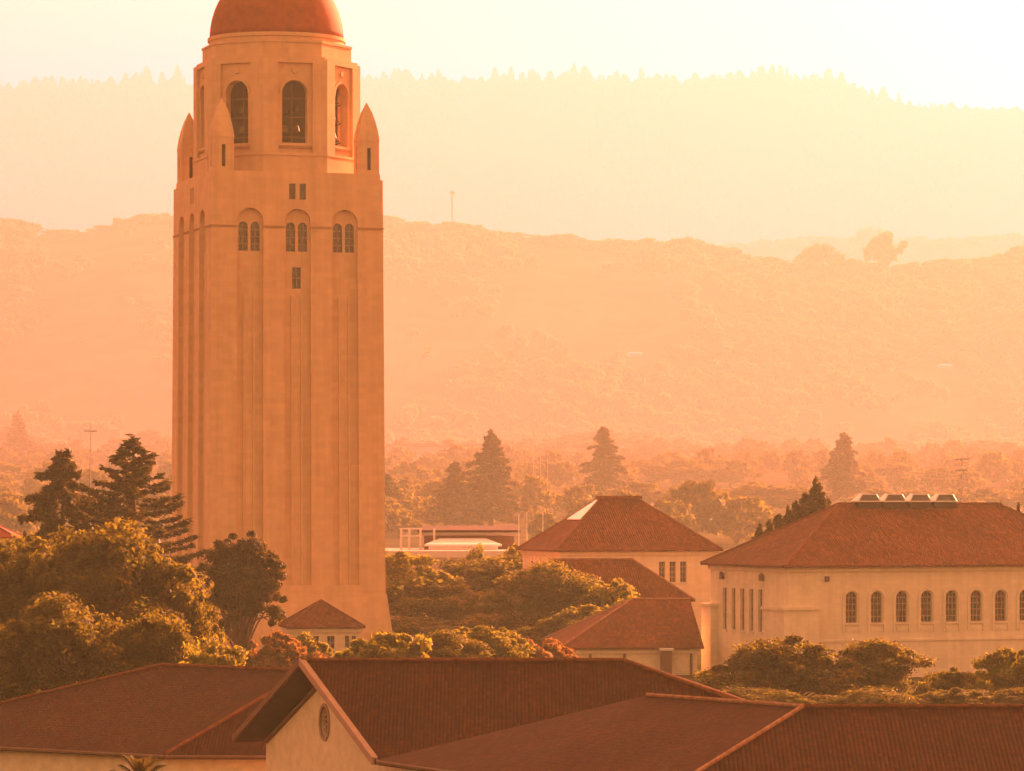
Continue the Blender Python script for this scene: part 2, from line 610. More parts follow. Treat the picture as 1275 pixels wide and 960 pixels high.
def building(name, label, cat, loc, rz, L, W, H, rise, over, front=(), left=(), wall="sand", tile="tile_far",
             group=None, eave=0.35, z0=0.0, ridge_in=None, mull=(1, 3), capr=0.12, gable_right=False, capm="cap"):
    """rectangular hip-roofed block: corner at loc, front along +x (facing -y), depth along +y; openings are real"""
    t = thing(name, label, cat, loc, rz, group)
    m = MB()
    X, Y = Vector((1, 0, 0)), Vector((0, 1, 0))
    frF = (Vector((0, 0, 0)), X, -Y)
    frL = (Vector((0, W, 0)), -Y, -X)
    def holes(lst): return [arch(u, a, b, w) if ar else rect(u, a, b, w) for (u, a, b, w, ar) in lst]
    m.plate([(0, z0), (L, z0), (L, H), (0, H)], holes(front), frF, 0, -0.35)
    m.plate([(0, z0), (W, z0), (W, H), (0, H)], holes([(u, a, b, w, ar) for u, a, b, w, ar in left]), frL, 0, -0.35)
    m.face([(L, 0, z0), (L, W, z0), (L, W, H), (L, 0, H)])
    m.face([(L, W, z0), (0, W, z0), (0, W, H), (L, W, H)])
    m.face([(0, 0, H), (L, 0, H), (L, W, H), (0, W, H)])
    m.build("wall", M[wall], t)
    for lst, fr in ((front, frF), (left, frL)):
        for (u, a, b, w, ar) in lst:
            window(t, fr, arch(u, a, b, w) if ar else rect(u, a, b, w), 0.35, w, a, b, u, mull)
    polys, ed = hip_polys(-over, L + over, -over, W + over, H + 0.02 + eave, rise, ridge_in)
    if gable_right:
        A, B, C, Dc = polys[0][0], polys[0][1], polys[2][0], polys[2][1]
        p = (-over + ridge_in, W / 2, H + 0.02 + eave + rise)
        q = (L + over, W / 2, p[2])
        polys, ed = [[A, B, q, p], [C, Dc, p, q], [Dc, A, p]], [(A, p), (Dc, p), (p, q)]
        m2 = MB().prism([Vector((L - 0.3, 0, H)), Vector((L - 0.3, W, H)), Vector((L - 0.3, W / 2, H + rise - 0.3))],
                        [Vector((L, 0, H)), Vector((L, W, H)), Vector((L, W / 2, H + rise - 0.3))])
        m2.build("gable", M[wall], t)
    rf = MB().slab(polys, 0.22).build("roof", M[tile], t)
    caps(rf, ed, capr, capm)
    mm = MB()                                   # cornice band under the eaves
    k = 0.25
    for (a, b, c, d) in ((-k, L + k, -k, 0), (-k, L + k, W, W + k), (-k, 0, 0, W), (L, L + k, 0, W)):
        mm.box(a, b, c, d, H - 0.35, H + 0.14 + eave - 0.25)
    mm.build("cornice", M["sand"], t)
    return t, rf


# ------------------------------------------------------------------ bell tower
def build_tower():
    D = 500.0
    cx = PX(344.5, D)
    ROT = R(13.7) + math.atan(-cx / D)
    t = thing("bell_tower", "tall stone bell tower with red tiled dome and arched belfry", "tower", (cx, D, 0), ROT)
    a = 11.2
    tap = lambda v: Vector((v.x * (1 + 0.03 * max(0, 1 - v.z / 61)), v.y * (1 + 0.03 * max(0, 1 - v.z / 61)), v.z))
    shaft = MB()
    ang = [k * math.pi / 2 for k in range(4)]
    frames = []
    for k in ang:
        N = Vector((math.sin(k), -math.cos(k), 0))
        U = Vector((math.cos(k), math.sin(k), 0))
        frames.append((N * a, U, N))
    bays = (-6.15, 0.0, 6.15)
    wins = []
    for fi, fr in enumerate(frames):
        o, U, N = fr
        top_w = [rect(-0.68, 58.2, 60.2, 0.85), rect(0.68, 58.2, 60.2, 0.85)]
        shaft.plate([(-a, 8), (a, 8), (a, 60.9), (-a, 60.9)],
                    [arch(c, 9.2, 57.0, 3.4, 16) for c in bays] + top_w, fr, 0, -0.6)
        for c in bays:
            hs = [arch(c - 0.78, 51.6, 55.3, 1.2), arch(c + 0.78, 51.6, 55.3, 1.2)]
            if c == 0.0: hs.append(rect(0, 46.9, 49.6, 1.15))
            shaft.plate(arch(c, 9.2, 57.0, 3.4, 16), hs, fr, -0.6, -1.0)
            for s in (-1, 1):                          # ribs inside the recessed bay
                uu = c + s * 0.62
                q = [o + U * x + N * d + Vector((0, 0, z)) for z in (9.3, 46.0) for d in (-0.62, -0.42) for x in (uu - 0.14, uu + 0.14)]
                for ii in ((4, 5, 7, 6), (0, 1, 5, 4), (1, 3, 7, 5), (3, 2, 6, 7), (2, 0, 4, 6)):
                    shaft.face([q[i] for i in ii])
            wins.append((fr, c, True))
            if c == 0.0: wins.append((fr, c, False))
        for (u0, u1) in ((-a, -7.87), (-4.43, -1.72), (1.72, 4.43), (7.87, a)):
            for (z0, z1, d) in ((54.55, 54.8, 0.1),):
                q = [o + U * x + N * dd + Vector((0, 0, z)) for z in (z0, z1) for dd in (-0.05, d) for x in (u0, u1)]
                course = MB()
                for ii in ((0, 2, 3, 1), (4, 5, 7, 6), (0, 1, 5, 4), (1, 3, 7, 5), (3, 2, 6, 7), (2, 0, 4, 6)):
                    course.face([q[i] for i in ii])
                course.build("string_course", M["band"], t, taper=tap)
    sq = lambda h, z: [Vector((-h, -h, z)), Vector((h, -h, z)), Vector((h, h, z)), Vector((-h, h, z))]
    shaft.face(sq(a, 60.9))
    shaft.build("shaft", M["stone"], t, taper=tap)
    MB().prism(sq(12.3, -0.3), sq(12.2, 3.2), True, False).prism(sq(12.2, 3.2), sq(11.62, 8.05), False, True).build("plinth", M["stone"], t)
    for fr, c, pair in wins:
        m = MB()
        if pair:
            for s in (-0.78, 0.78): m.plate(arch(c + s, 51.6, 55.3, 1.2), [], fr, -0.95, -0.95)
        else:
            m.plate(rect(0, 46.9, 49.6, 1.15), [], fr, -0.95, -0.95)
        pane = m.build("window", M["glass"], t, taper=tap)
        b = MB()
        o, U, N = fr
        def bar(u0, u1, z0, z1):
            q = [o + U * x + N * dd + Vector((0, 0, z)) for z in (z0, z1) for dd in (-0.94, -0.85) for x in (u0, u1)]
            for ii in ((0, 2, 3, 1), (4, 5, 7, 6), (0, 1, 5, 4), (1, 3, 7, 5), (3, 2, 6, 7), (2, 0, 4, 6)):
                b.face([q[i] for i in ii])
        if pair:
            for s in (-0.78, 0.78):
                bar(c + s - 0.05, c + s + 0.05, 51.6, 55.2)
                for z in (52.5, 53.4, 54.3): bar(c + s - 0.57, c + s + 0.57, z - 0.04, z + 0.04)
        else:
            bar(-0.05, 0.05, 46.9, 49.6)
            bar(-0.55, 0.55, 48.2, 48.3)
        b.build("frame", M["frame"], pane, taper=tap)
    for fr in frames:
        m = MB()
        for s in (-0.68, 0.68): m.plate(rect(s, 58.2, 60.2, 0.85), [], fr, -0.5, -0.5)
        m.build("window", M["glass"], t, taper=tap)
    ledge = MB()
    ring4 = lambda h0, h1, z0, z1: ledge.prism(sq(h0, z0), sq(h1, z1), True, True)
    ring4(a - 0.25, a - 0.3, 60.91, 61.7)
    ledge.build("shoulder_ledge", M["stone"], t)
    # octagonal belfry
    ap = 10.1
    oc = lambda r, z, n=8: [Vector((r / math.cos(math.pi / 8) * math.cos(R(22.5) + i * R(45)), r / math.cos(math.pi / 8) * math.sin(R(22.5) + i * R(45)), z)) for i in range(n)]
    s = ap * math.tan(math.pi / 8)
    bel, med = MB(), MB()
    for k in range(8):
        N = Vector((math.sin(k * R(45)), -math.cos(k * R(45)), 0))
        U = Vector((math.cos(k * R(45)), math.sin(k * R(45)), 0))
        fr = (N * ap, U, N)
        bel.plate([(-s, 61.6), (s, 61.6), (s, 76.2), (-s, 76.2)], [rect(0, 64.2, 75.7, 4.5)], fr, 0, -0.4)
        bel.plate(rect(0, 64.2, 75.7, 4.5), [arch(0, 65.5, 73.5, 3.3, 16)], fr, -0.4, -1.5)
        # archivolt ring and key medallion
        for i in range(14):
            t0, t1 = math.pi * i / 14, math.pi * (i + 1) / 14
            pt = lambda r, tt, d: N * (ap + d) + U * (r * math.cos(tt)) + Vector((0, 0, 71.85 + r * math.sin(tt)))
            q0 = [pt(1.68, t0, -0.42), pt(2.0, t0, -0.42), pt(2.0, t0, -0.26), pt(1.68, t0, -0.26)]
            q1 = [pt(1.68, t1, -0.42), pt(2.0, t1, -0.42), pt(2.0, t1, -0.26), pt(1.68, t1, -0.26)]
            med.prism(q0, q1)
        c = N * (ap - 0.42) + Vector((0, 0, 74.75))
        med.tube(c, c + N * 0.2, 0.45, 0.36, 12)
        for z in (64.0, 65.25):
            q = [N * (ap + dd) + U * x + Vector((0, 0, zz)) for zz in (z - 0.12, z + 0.12) for dd in (-0.45, 0.12) for x in (-s - 0.04, s + 0.04)]
            if z == 65.25: q = [N * (ap + dd) + U * x + Vector((0, 0, zz)) for zz in (z - 0.12, z + 0.12) for dd in (-0.41, -0.2) for x in (-2.2, 2.2)]
            for ii in ((0, 2, 3, 1), (4, 5, 7, 6), (0, 1, 5, 4), (1, 3, 7, 5), (3, 2, 6, 7), (2, 0, 4, 6)):
                med.face([q[i] for i in ii])
    bel.face(oc(ap - 0.05, 64.9))
    bel.face(oc(ap - 0.05, 75.9))
    bel.build("belfry", M["stone"], t)
    med.build("arch_moulding", M["stone"], t)
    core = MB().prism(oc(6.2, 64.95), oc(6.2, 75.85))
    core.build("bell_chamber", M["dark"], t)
    fr_ = MB()
    for k in range(8):
        N = Vector((math.sin(k * R(45)), -math.cos(k * R(45)), 0))
        U = Vector((math.cos(k * R(45)), math.sin(k * R(45)), 0))
        for z in (66.4, 68.9, 71.3):
            fr_.tube(N * 8.0 - U * 2.2 + Vector((0, 0, z)), N * 8.0 + U * 2.2 + Vector((0, 0, z)), 0.09, 0.09, 5)
        for x in (0,):
            fr_.tube(N * 8.05 + U * x + Vector((0, 0, 65)), N * 8.05 + U * x + Vector((0, 0, 75.8)), 0.1, 0.1, 5)
    fr_.build("bell_frame", M["trim"], t)
    for k in range(8):
        N = Vector((math.sin(k * R(45)), -math.cos(k * R(45)), 0))
        U = Vector((math.cos(k * R(45)), math.sin(k * R(45)), 0))
        for x, z, r in ((-0.75, 67.6, 0.62), (0.8, 67.7, 0.55), (-0.75, 70.0, 0.45), (0.8, 70.1, 0.4)):
            p = N * 7.3 + U * x
            MB().lathe([(r, z - r), (r * 0.8, z - r * 0.7), (r * 0.62, z), (r * 0.5, z + r * 0.45), (0.05, z + r * 0.6)], 14, (p.x, p.y)).build("bell", M["bronze"], t, smooth=True)
    up = MB()
    up.prism(oc(9.75, 76.2), oc(9.75, 76.55)).prism(oc(9.0, 76.55), oc(9.0, 78.4)).prism(oc(9.12, 78.4), oc(9.12, 78.7))
    up.build("attic_storey", M["stone"], t)
    MB().lathe([(8.75, 78.7), (8.75, 79.25), (8.95, 79.3), (8.95, 79.75), (8.5, 79.8)], 64).build("drum", M["stone"], t)
    prof = [(8.68 * math.cos(x), 79.8 + 9.6 * math.sin(x)) for x in (i * math.pi / 2 / 22 * 0.93 for i in range(23))]
    dome = MB().lathe(prof, 64).build("dome", M["dome"], t, smooth=True)
    MB().lathe([(1.0, 89.2), (1.0, 91.0), (1.25, 91.05), (1.1, 91.4), (0.5, 92.3), (0.1, 94.5)], 20).build("lantern", M["stone"], dome)
    # corner turrets with curved pointed caps and a slit in each outer face
    for k in range(4):
        sx, sy = ((1, -1), (1, 1), (-1, 1), (-1, -1))[k]
        c = Vector((sx * 9.5, sy * 9.5, 0))
        h = 1.32
        m = MB()
        for kk in ang:
            N = Vector((math.sin(kk), -math.cos(kk), 0))
            U = Vector((math.cos(kk), math.sin(kk), 0))
            m.plate([(-h, 60.9), (h, 60.9), (h, 65.9), (-h, 65.9)], [rect(0, 62.2, 65.0, 0.5)], (c + N * h, U, N), 0, -0.4)
        rg = lambda hh, z: [v + c for v in sq(hh, z)]
        pr = [(h + 0.04, 65.9), (h + 0.04, 66.05), (1.2, 67.2), (0.95, 68.4), (0.6, 69.6), (0.05, 70.9)]
        for (h0, z0), (h1, z1) in zip(pr, pr[1:]): m.prism(rg(h0, z0), rg(h1, z1), z0 == 65.9, z1 == 71.2)
        tu = m.build("turret", M["stone"], t)
        sl = MB()
        for kk in ang:
            N = Vector((math.sin(kk), -math.cos(kk), 0))
            U = Vector((math.cos(kk), math.sin(kk), 0))
            sl.plate(rect(0, 62.2, 65.0, 0.5), [], (c + N * h, U, N), -0.38, -0.38)
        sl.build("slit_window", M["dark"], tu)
    return t


build_tower()

# ------------------------------------------------------------------ library block at the right
def build_library():
    b = R(22.8)
    D = 430.0
    W, L, H = 19.8, 44.0, 12.35
    front = [(8.0 + 3.2 * i, 6.2, 9.75, 1.45, True) for i in range(11)]
    left = [(22.6 - 6.3 - 2.45 * i, 5.1, 9.9, 1.05, False) for i in range(5)]
    left = [(W - (6.9 + 2.3 * i), 5.1, 9.9, 1.05, False) for i in range(5)]
    t, rf = building("library_building", "long buff library with red hip roof, arched windows and ridge skylights", "building",
                     (PX(981, D), D, 0), b, L, W, H, 6.9, 0.9, front, left, mull=(2, 4), ridge_in=12.4)
    # arched surrounds and pilasters between the windows
    m = MB()
    for (u, z0, z1, w, ar) in front:
        n, r0, r1, zc = 12, w / 2 + 0.12, w / 2 + 0.42, z1 - w / 2
        for i in range(n):
            a0, a1 = math.pi * i / n, math.pi * (i + 1) / n
            pt = lambda r, a_, y: Vector((u + r * math.cos(a_), y, zc + r * math.sin(a_)))
            m.prism([pt(r0, a0, 0.02), pt(r1, a0, 0.02), pt(r1, a0, -0.14), pt(r0, a0, -0.14)],
                    [pt(r0, a1, 0.02), pt(r1, a1, 0.02), pt(r1, a1, -0.14), pt(r0, a1, -0.14)])
        m.box(u - w / 2 - 0.4, u - w / 2 - 0.14, -0.11, 0.02, z0 - 1.0, zc - 0.01)
        m.box(u + w / 2 + 0.14, u + w / 2 + 0.4, -0.11, 0.02, z0 - 1.0, zc - 0.01)
        m.box(u - 0.75, u + 0.75, -0.06, 0.02, z0 - 0.95, z0 - 0.5)
    m.build("window_surround", M["sand"], t)
    m = MB()
    m.box(-1.0, 3.4, -1.0, 4.2, 0, 7.75)
    m.box(-1.2, 3.6, -1.2, 4.4, 7.76, 8.05)
    m.build("corner_buttress", M["sand"], t)
    m = MB()
    m.box(-0.9, 2.4, W - 1.9, W + 0.6, 0, 7.75)
    m.box(-1.1, 2.6, W - 2.1, W + 0.8, 7.76, 8.05)
    m.build("corner_buttress", M["sand"], t)
    MB().box(3.6, L, -0.14, 0.02, 4.1, 4.35).build("string_course", M["sand"], t)
    for y in (W - 3.6, 6.0):                       # bracket lanterns under the left eaves
        m = MB()
        m.box(-0.55, -0.15, y - 0.22, y + 0.22, 10.9, 11.5)
        m.prism([Vector((-0.6 + i * 0.5, y - 0.27 + j * 0.54, 11.5)) for i, j in ((0, 0), (1, 0), (1, 1), (0, 1))],
                [Vector((-0.4 + i * 0.1, y - 0.05 + j * 0.1, 11.8)) for i, j in ((0, 0), (1, 0), (1, 1), (0, 1))])
        m.box(-0.15, 0.0, y - 0.05, y + 0.05, 11.1, 11.2)
        m.build("bracket_lantern", M["trim"], t)
    m = MB()
    m.box(4.6, 5.0, -0.45, -0.05, 10.9, 11.5).box(4.75, 4.85, -0.05, 0.0, 11.1, 11.2)
    m.build("bracket_lantern", M["trim"], t)
    # glazed skylight boxes along the ridge
    zr = H + 0.37 + 6.9
    for i in range(4):
        x0 = 13.6 + i * 3.35
        y0, y1 = W / 2 - 0.9, W / 2 + 0.9
        fr = MB()
        fr.box(x0, x0 + 2.9, y0, y1, zr - 0.7, zr + 0.25)
        A = [Vector((x0, y0, zr + 0.25)), Vector((x0 + 2.9, y0, zr + 0.25)), Vector((x0 + 2.9, y1, zr + 0.25)), Vector((x0, y1, zr + 0.25))]
        B = [Vector((x0 + 0.8, y0 + 0.6, zr + 1.05)), Vector((x0 + 2.7, y0 + 0.6, zr + 1.05)), Vector((x0 + 2.7, y1 - 0.6, zr + 1.05)), Vector((x0 + 0.8, y1 - 0.6, zr + 1.05))]
        fr.prism(A, B, False, True)
        sk = fr.build("skylight", M["glass"], rf)
        e = MB()
        for a_, b_ in zip(A, B): e.tube(a_, b_, 0.09, 0.09, 5)
        for q in (A, B):
            for a_, b_ in zip(q, q[1:] + q[:1]): e.tube(a_, b_, 0.09, 0.09, 5)
        e.build("frame", M["white"], sk)
        pnl = MB().face([A[3] + Vector((0.1, -0.05, 0.03)), A[0] + Vector((0.1, 0.05, 0.03)), B[0] + Vector((-0.02, 0, 0.06)), B[3] + Vector((-0.02, 0, 0.06))])
        sp = MB()
        sp.slab([[A[3] + Vector((0.05, -0.05, 0.12)), A[0] + Vector((0.05, 0.05, 0.12)), B[0] + Vector((-0.02, 0, 0.12)), B[3] + Vector((-0.02, 0, 0.12))]], 0.08)
        sp.build("panel", M["panel"], sk)


build_library()

# ------------------------------------------------------------------ middle-distance buildings
def build_hall():
    D = 520.0
    b = R(17)
    H = PZ(687, D) - 0.15
    W = 17.0
    L = 22.5
    fw = [((822 + 13.5 * i - 693) / (4800 / D * math.cos(b)), PZ(726, D), PZ(700, D), 0.9, False) for i in range(3)]
    t, rf = building("hall_building", "buff hall with tall red hip roof and white panel near its peak", "building",
                     (PX(697, D), D, 0), b, L, W, H, 7.0, 0.7, fw, [], ridge_in=9.3, mull=(1, 3))
    # white glazed panel lying in the left slope, under the ridge
    z = H + 0.37
    o = 0.7
    A, Dd = Vector((-o, -o, z)), Vector((-o, W + o, z))
    p = Vector((-o + 9.3, W / 2, z + 7.0))
    n = (Dd - A).cross(p - A).normalized()
    if n.z < 0: n = -n
    base = lambda s, k: A.lerp(Dd, s).lerp(p, k)
    q = [base(0.10, 0.62), base(0.88, 0.62), base(0.80, 0.95), base(0.2, 0.95)]
    q = [A.lerp(Dd, 0.5) + (p - A.lerp(Dd, 0.5)) * k + Vector((0, 1, 0)) * y for k, y in ((0.58, -3.3), (0.58, 2.6), (0.95, 0.35), (0.95, -0.38))]
    sk = MB()
    sk.slab([[v + n * 0.16 for v in q]], 0.12)
    sk.build("roof_panel", M["panel"], rf)
    MB().box(-o + 9.3 - 0.6, L + o - 9.3 + 0.6, W / 2 - 0.45, W / 2 + 0.45, z + 6.9, z + 7.35).build("ridge_vent", M["cap"], rf)


build_hall()

# lower wing before the hall
D = 497.0
building("wing_building", "low dusky red hip roofed wing just in front of the hall", "building",
         (PX(640, D), D, 0), R(14), 23.6, 10.0, PZ(749, D) - 0.3, 5.3, 0.6, [], [], ridge_in=7.0, capm="cap_pale")

# single-storey block with the dark post
def build_annex():
    D = 440.0
    b = R(6)
    H = PZ(808, D) - 0.2
    t, rf = building("annex_building", "low cream annex with broad red roof beside the library", "building",
                     (PX(704, D), D, 0), b, 15.2, 20.5, H, 5.25, 0.7, [], [], wall="stucco", ridge_in=9.8, gable_right=True, capm="cap_pale")
    for px in (735, 778, 862):
        u = (px - 704) / (4800 / D)
        MB().box(u - 0.14, u + 0.14, -0.2, 0.0, 0, H - 0.36).build("pilaster", M["trim"], t)
    m = MB()
    u = (829 - 704) / (4800 / D)
    m.box(u - 0.6, u + 0.6, -1.5, -0.45, 0, H + 0.0)
    c = m.build("chimney", M["trim"], t)
    MB().box(u - 0.8, u + 0.8, -1.7, -0.3, H + 0.003, H + 0.28).build("chimney_cap", M["white"], c)


build_annex()

# pavilion at the foot of the tower
D = 468.0
s = F / D
building("pavilion_building", "small cream pavilion with red pyramid roof at the tower's foot", "building",
         (PX(361, D), D, 0), R(9), 8.6, 8.6, PZ(781, D) - 0.3, 3.1, 0.55,
         [(1.2, 1.9, 3.5, 0.7, False), (3.2, 1.9, 3.5, 0.7, False), (5.0, 1.9, 3.5, 0.9, False), (7.0, 1.9, 3.5, 0.55, False), (7.8, 1.9, 3.5, 0.55, False)],
         [], wall="stucco", ridge_in=4.85, mull=(1, 1))

# flat-roofed block behind the tower
def build_flat():
    D = 575.0
    x0, x1 = PX(440, D), PX(684, D)
    H = PZ(686, D)
    t = thing("flat_roof_building", "flat roofed block with pale parapet between tower and hall", "building", (x0, D, 0), 0)
    L = x1 - x0
    m = MB().box(0, L, 0, 30, 0, H - 2.6)
    m.build("wall", M["sand"], t)
    MB().box(-0.25, L + 0.25, -0.25, 30.25, H - 2.59, H - 1.0).build("fascia", M["slate"], t)
    MB().box(-0.5, L + 0.5, -0.5, 30.5, H - 0.99, H).build("parapet", M["white"], t)
    MB().box(0.5, L - 0.5, 0.5, 29.5, H + 0.004, H + 0.02).build("roof", M["gravel"], t)
    k = 4800 / D
    up = MB()
    zz = lambda py: PZ(py, D + 16)
    u = lambda px: PX(px, D + 16) - x0
    up.box(u(528), u(640), 16, 26, H + 0.03, zz(667))
    ph = up.build("penthouse", M["trim"], t)
    m = MB()
    m.slab([[(u(520), 14, zz(660)), (u(648), 14, zz(660)), (u(640), 27, zz(655)), (u(525), 27, zz(655))]], 0.35)
    m.build("roof", M["tile"], ph)
    m = MB()
    for px in (500, 510, 524, 541):
        m.box(u(px) - 0.16, u(px) + 0.16, 13.5, 13.8, H + 0.03, zz(658))
    for py in (658, 667): m.box(u(498), u(526), 13.52, 13.78, zz(py) - 0.12, zz(py) + 0.12)
    m.build("roof_frame", M["white"], t)
    m = MB().slab([[(u(530), 8, zz(677)), (u(625), 8, zz(677)), (u(605), 13, zz(670)), (u(548), 13, zz(670))]], 0.3)
    m.box(u(535), u(620), 8.4, 12.5, H + 0.03, zz(679) - 0.05)
    m.build("skylight", M["panel"], t)
    for px, py in ((676, 636), (646, 640), (656, 638)):
        p = MB().tube((PX(px, D + 3) - x0, 3, H + 0.03), (PX(px, D + 3) - x0, 3, PZ(py, D + 3)), 0.09, 0.06, 6)
        p.build("roof_mast", M["white"], t)
    for px in (659, 664, 672):
        MB().box(PX(px, D + 1) - x0 - 0.3, PX(px, D + 1) - x0 + 0.3, 1.2, 1.9, H + 0.03, H + 1.5).build("roof_vent", M["white"], t)


build_flat()

# long hazy block far behind the tower, red roof at the left edge
D = 3000.0
building("long_building", "long hazy low building beyond the conifers right of the tower", "building",
         (PX(430, D), D, ground_z(PX(520, D), D) - 0.5), 0, PX(640, D) - PX(430, D), 16, PZ(556, D) - ground_z(PX(520, D), D), 2.2, 0.6,
         [(6 + 9.5 * i, 8, 12, 3.2, False) for i in range(13)], [])
D = 520.0
building("red_roof_house", "small house with bright red roof at the left edge", "house",
         (PX(-60, D), D, 0), 0, PX(16, D) - PX(-60, D), 8, PZ(672, D), 2.2, 0.4, [], [], tile="redroof", wall="stucco")

# ------------------------------------------------------------------ foreground roofs
def fore(name, label, base, polys, edges, walls, tile="tile", capr=0.12, pale=()):
    t = thing(name, label, "building", base)
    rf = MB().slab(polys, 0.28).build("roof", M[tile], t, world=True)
    if edges: caps(rf, edges, capr, world=True)
    if pale: caps(rf, pale, capr, "cap_pale", world=True)
    if walls:
        m = MB()
        for w in walls:
            m.prism([Vector(p) for p in w[0]], [Vector(p) for p in w[1]])
        m.build("wall", M["stucco"], t, world=True)
    return t, rf


def lvl(pts, z): return [Vector((p[0], p[1], z)) for p in pts]


def build_gable_house():
    z1, z0 = 10.67, 5.58
    ap = Vector((PX(375, 225), 225, z1))
    rd = Vector((PX(776, 225), 225, z1))
    c1 = P(466, 946, 215); c1.z = z0
    c2 = Vector((2 * ap.x - c1.x, 235, z0))
    e1, e2 = Vector((21.5, 215, z0)), Vector((20.5, 235, z0))
    polys = [[ap, c1, e1, rd], [rd, e1, e2], [rd, e2, c2, ap]]
    din = Vector((1.35, 0, 0))
    wa, wb = c1 + Vector((1.5, 0.9, 0)), c2 + Vector((2.0, -0.9, 0))
    t, rf = fore("gable_building", "foreground building with gable end, pale verge and oval vent", (4, 225, 0), polys,
                 [(ap, rd), (rd, e1), (rd, e2)], [])
    # walls below: body plus gable triangle
    drop = 0.42
    apx = ap + Vector((1.7, 0, -drop))
    bd = MB()
    ring = [Vector((wa.x, wa.y, 0)), Vector((20.3, 216, 0)), Vector((19.5, 234, 0)), Vector((wb.x, wb.y, 0))]
    bd.prism(ring, lvl(ring, z0 - 0.15))
    # gable triangle with a true opening for the vent
    U = (wa - wb); U.z = 0
    Lg = U.length; U.normalize()
    N = Vector((U.y, -U.x, 0))
    if N.x > 0: N = -N
    fr = (Vector((wb.x, wb.y, 0)), U, N)
    ha = (apx - Vector((wb.x, wb.y, 0))).dot(U)
    sl = (apx.z - (z0 - 0.15)) / ha
    vent_c, vz = ha - 0.9, 7.0
    hole = [(vent_c + 0.62 * math.cos(x), vz + 0.95 * math.sin(x)) for x in (2 * math.pi * i / 20 for i in range(20))]
    bd.plate([(0.15, z0 - 0.15), (Lg - 0.15, z0 - 0.15), (ha, apx.z - 0.1)], [hole], fr, 0.0, -0.3)
    bd.build("wall", M["stucco"], t, world=True)
    v = MB().plate(hole, [], fr, -0.28, -0.28)
    vt = v.build("oval_vent", M["trim"], t, world=True)
    fm = MB()
    pt = lambda k, s_, d: fr[0] + U * (vent_c + (0.62 + s_) * math.cos(k)) + Vector((0, 0, vz + (0.95 + s_) * math.sin(k))) + N * d
    for i in range(20):
        a0, a1 = 2 * math.pi * i / 20, 2 * math.pi * (i + 1) / 20
        fm.prism([pt(a0, -0.02, -0.03), pt(a0, 0.16, -0.03), pt(a0, 0.16, 0.1), pt(a0, -0.02, 0.1)],
                 [pt(a1, -0.02, -0.03), pt(a1, 0.16, -0.03), pt(a1, 0.16, 0.1), pt(a1, -0.02, 0.1)])
    for i in range(6):
        zz = vz - 0.75 + i * 0.3
        w_ = 0.6 * math.sqrt(max(0.05, 1 - ((zz - vz) / 0.95) ** 2))
        a_ = fr[0] + U * vent_c + Vector((0, 0, zz)) - N * 0.18
        fm.tube(a_ - U * w_, a_ + U * w_, 0.05, 0.05, 5)
    fm.build("frame", M["verge"], vt, world=True)
    # bargeboards along both verges
    for a_, b_, low, mt in ((ap, c1, -0.34, "verge"), (ap, c2, -0.30, "trim")):
        m = MB()
        d = Vector((-0.14, 0, 0))
        k0, k1 = Vector((0, 0, 0.1)), Vector((0, 0, low))
        m.prism([a_ + k0 + d, a_ + k0 + Vector((0.2, 0, 0)), a_ + k1 + Vector((0.2, 0, 0)) * 0.2, a_ + k1 + d],
                [b_ + k0 + d, b_ + k0 + Vector((0.2, 0, 0)), b_ + k1 + Vector((0.2, 0, 0)) * 0.2, b_ + k1 + d])
        m.build("bargeboard", M[mt], t, world=True)
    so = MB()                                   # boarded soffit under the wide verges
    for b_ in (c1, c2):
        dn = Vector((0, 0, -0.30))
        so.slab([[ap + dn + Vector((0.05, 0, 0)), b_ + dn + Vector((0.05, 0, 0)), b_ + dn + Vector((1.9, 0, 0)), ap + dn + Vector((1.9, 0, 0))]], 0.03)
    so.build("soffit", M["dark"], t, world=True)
    m = MB()
    for (u0, z0_), (u1, z1_) in (((0.2, z0 - 0.1), (ha, apx.z - 0.25)), ((Lg - 0.2, z0 - 0.1), (ha, apx.z - 0.25))):
        a_ = fr[0] + U * u0 + Vector((0, 0, z0_ - 0.12)) + N * 0.1
        b_ = fr[0] + U * u1 + Vector((0, 0, z1_ - 0.12)) + N * 0.1
        m.tube(a_, b_, 0.14, 0.14, 4)
    m.build("frieze_board", M["trim"], t, world=True)
    m = MB().tube(c1 + Vector((0.1, -0.1, -0.12)), e1 + Vector((0, -0.1, -0.12)), 0.11, 0.11, 6)
    m.build("gutter", M["trim"], t, world=True)


build_gable_house()


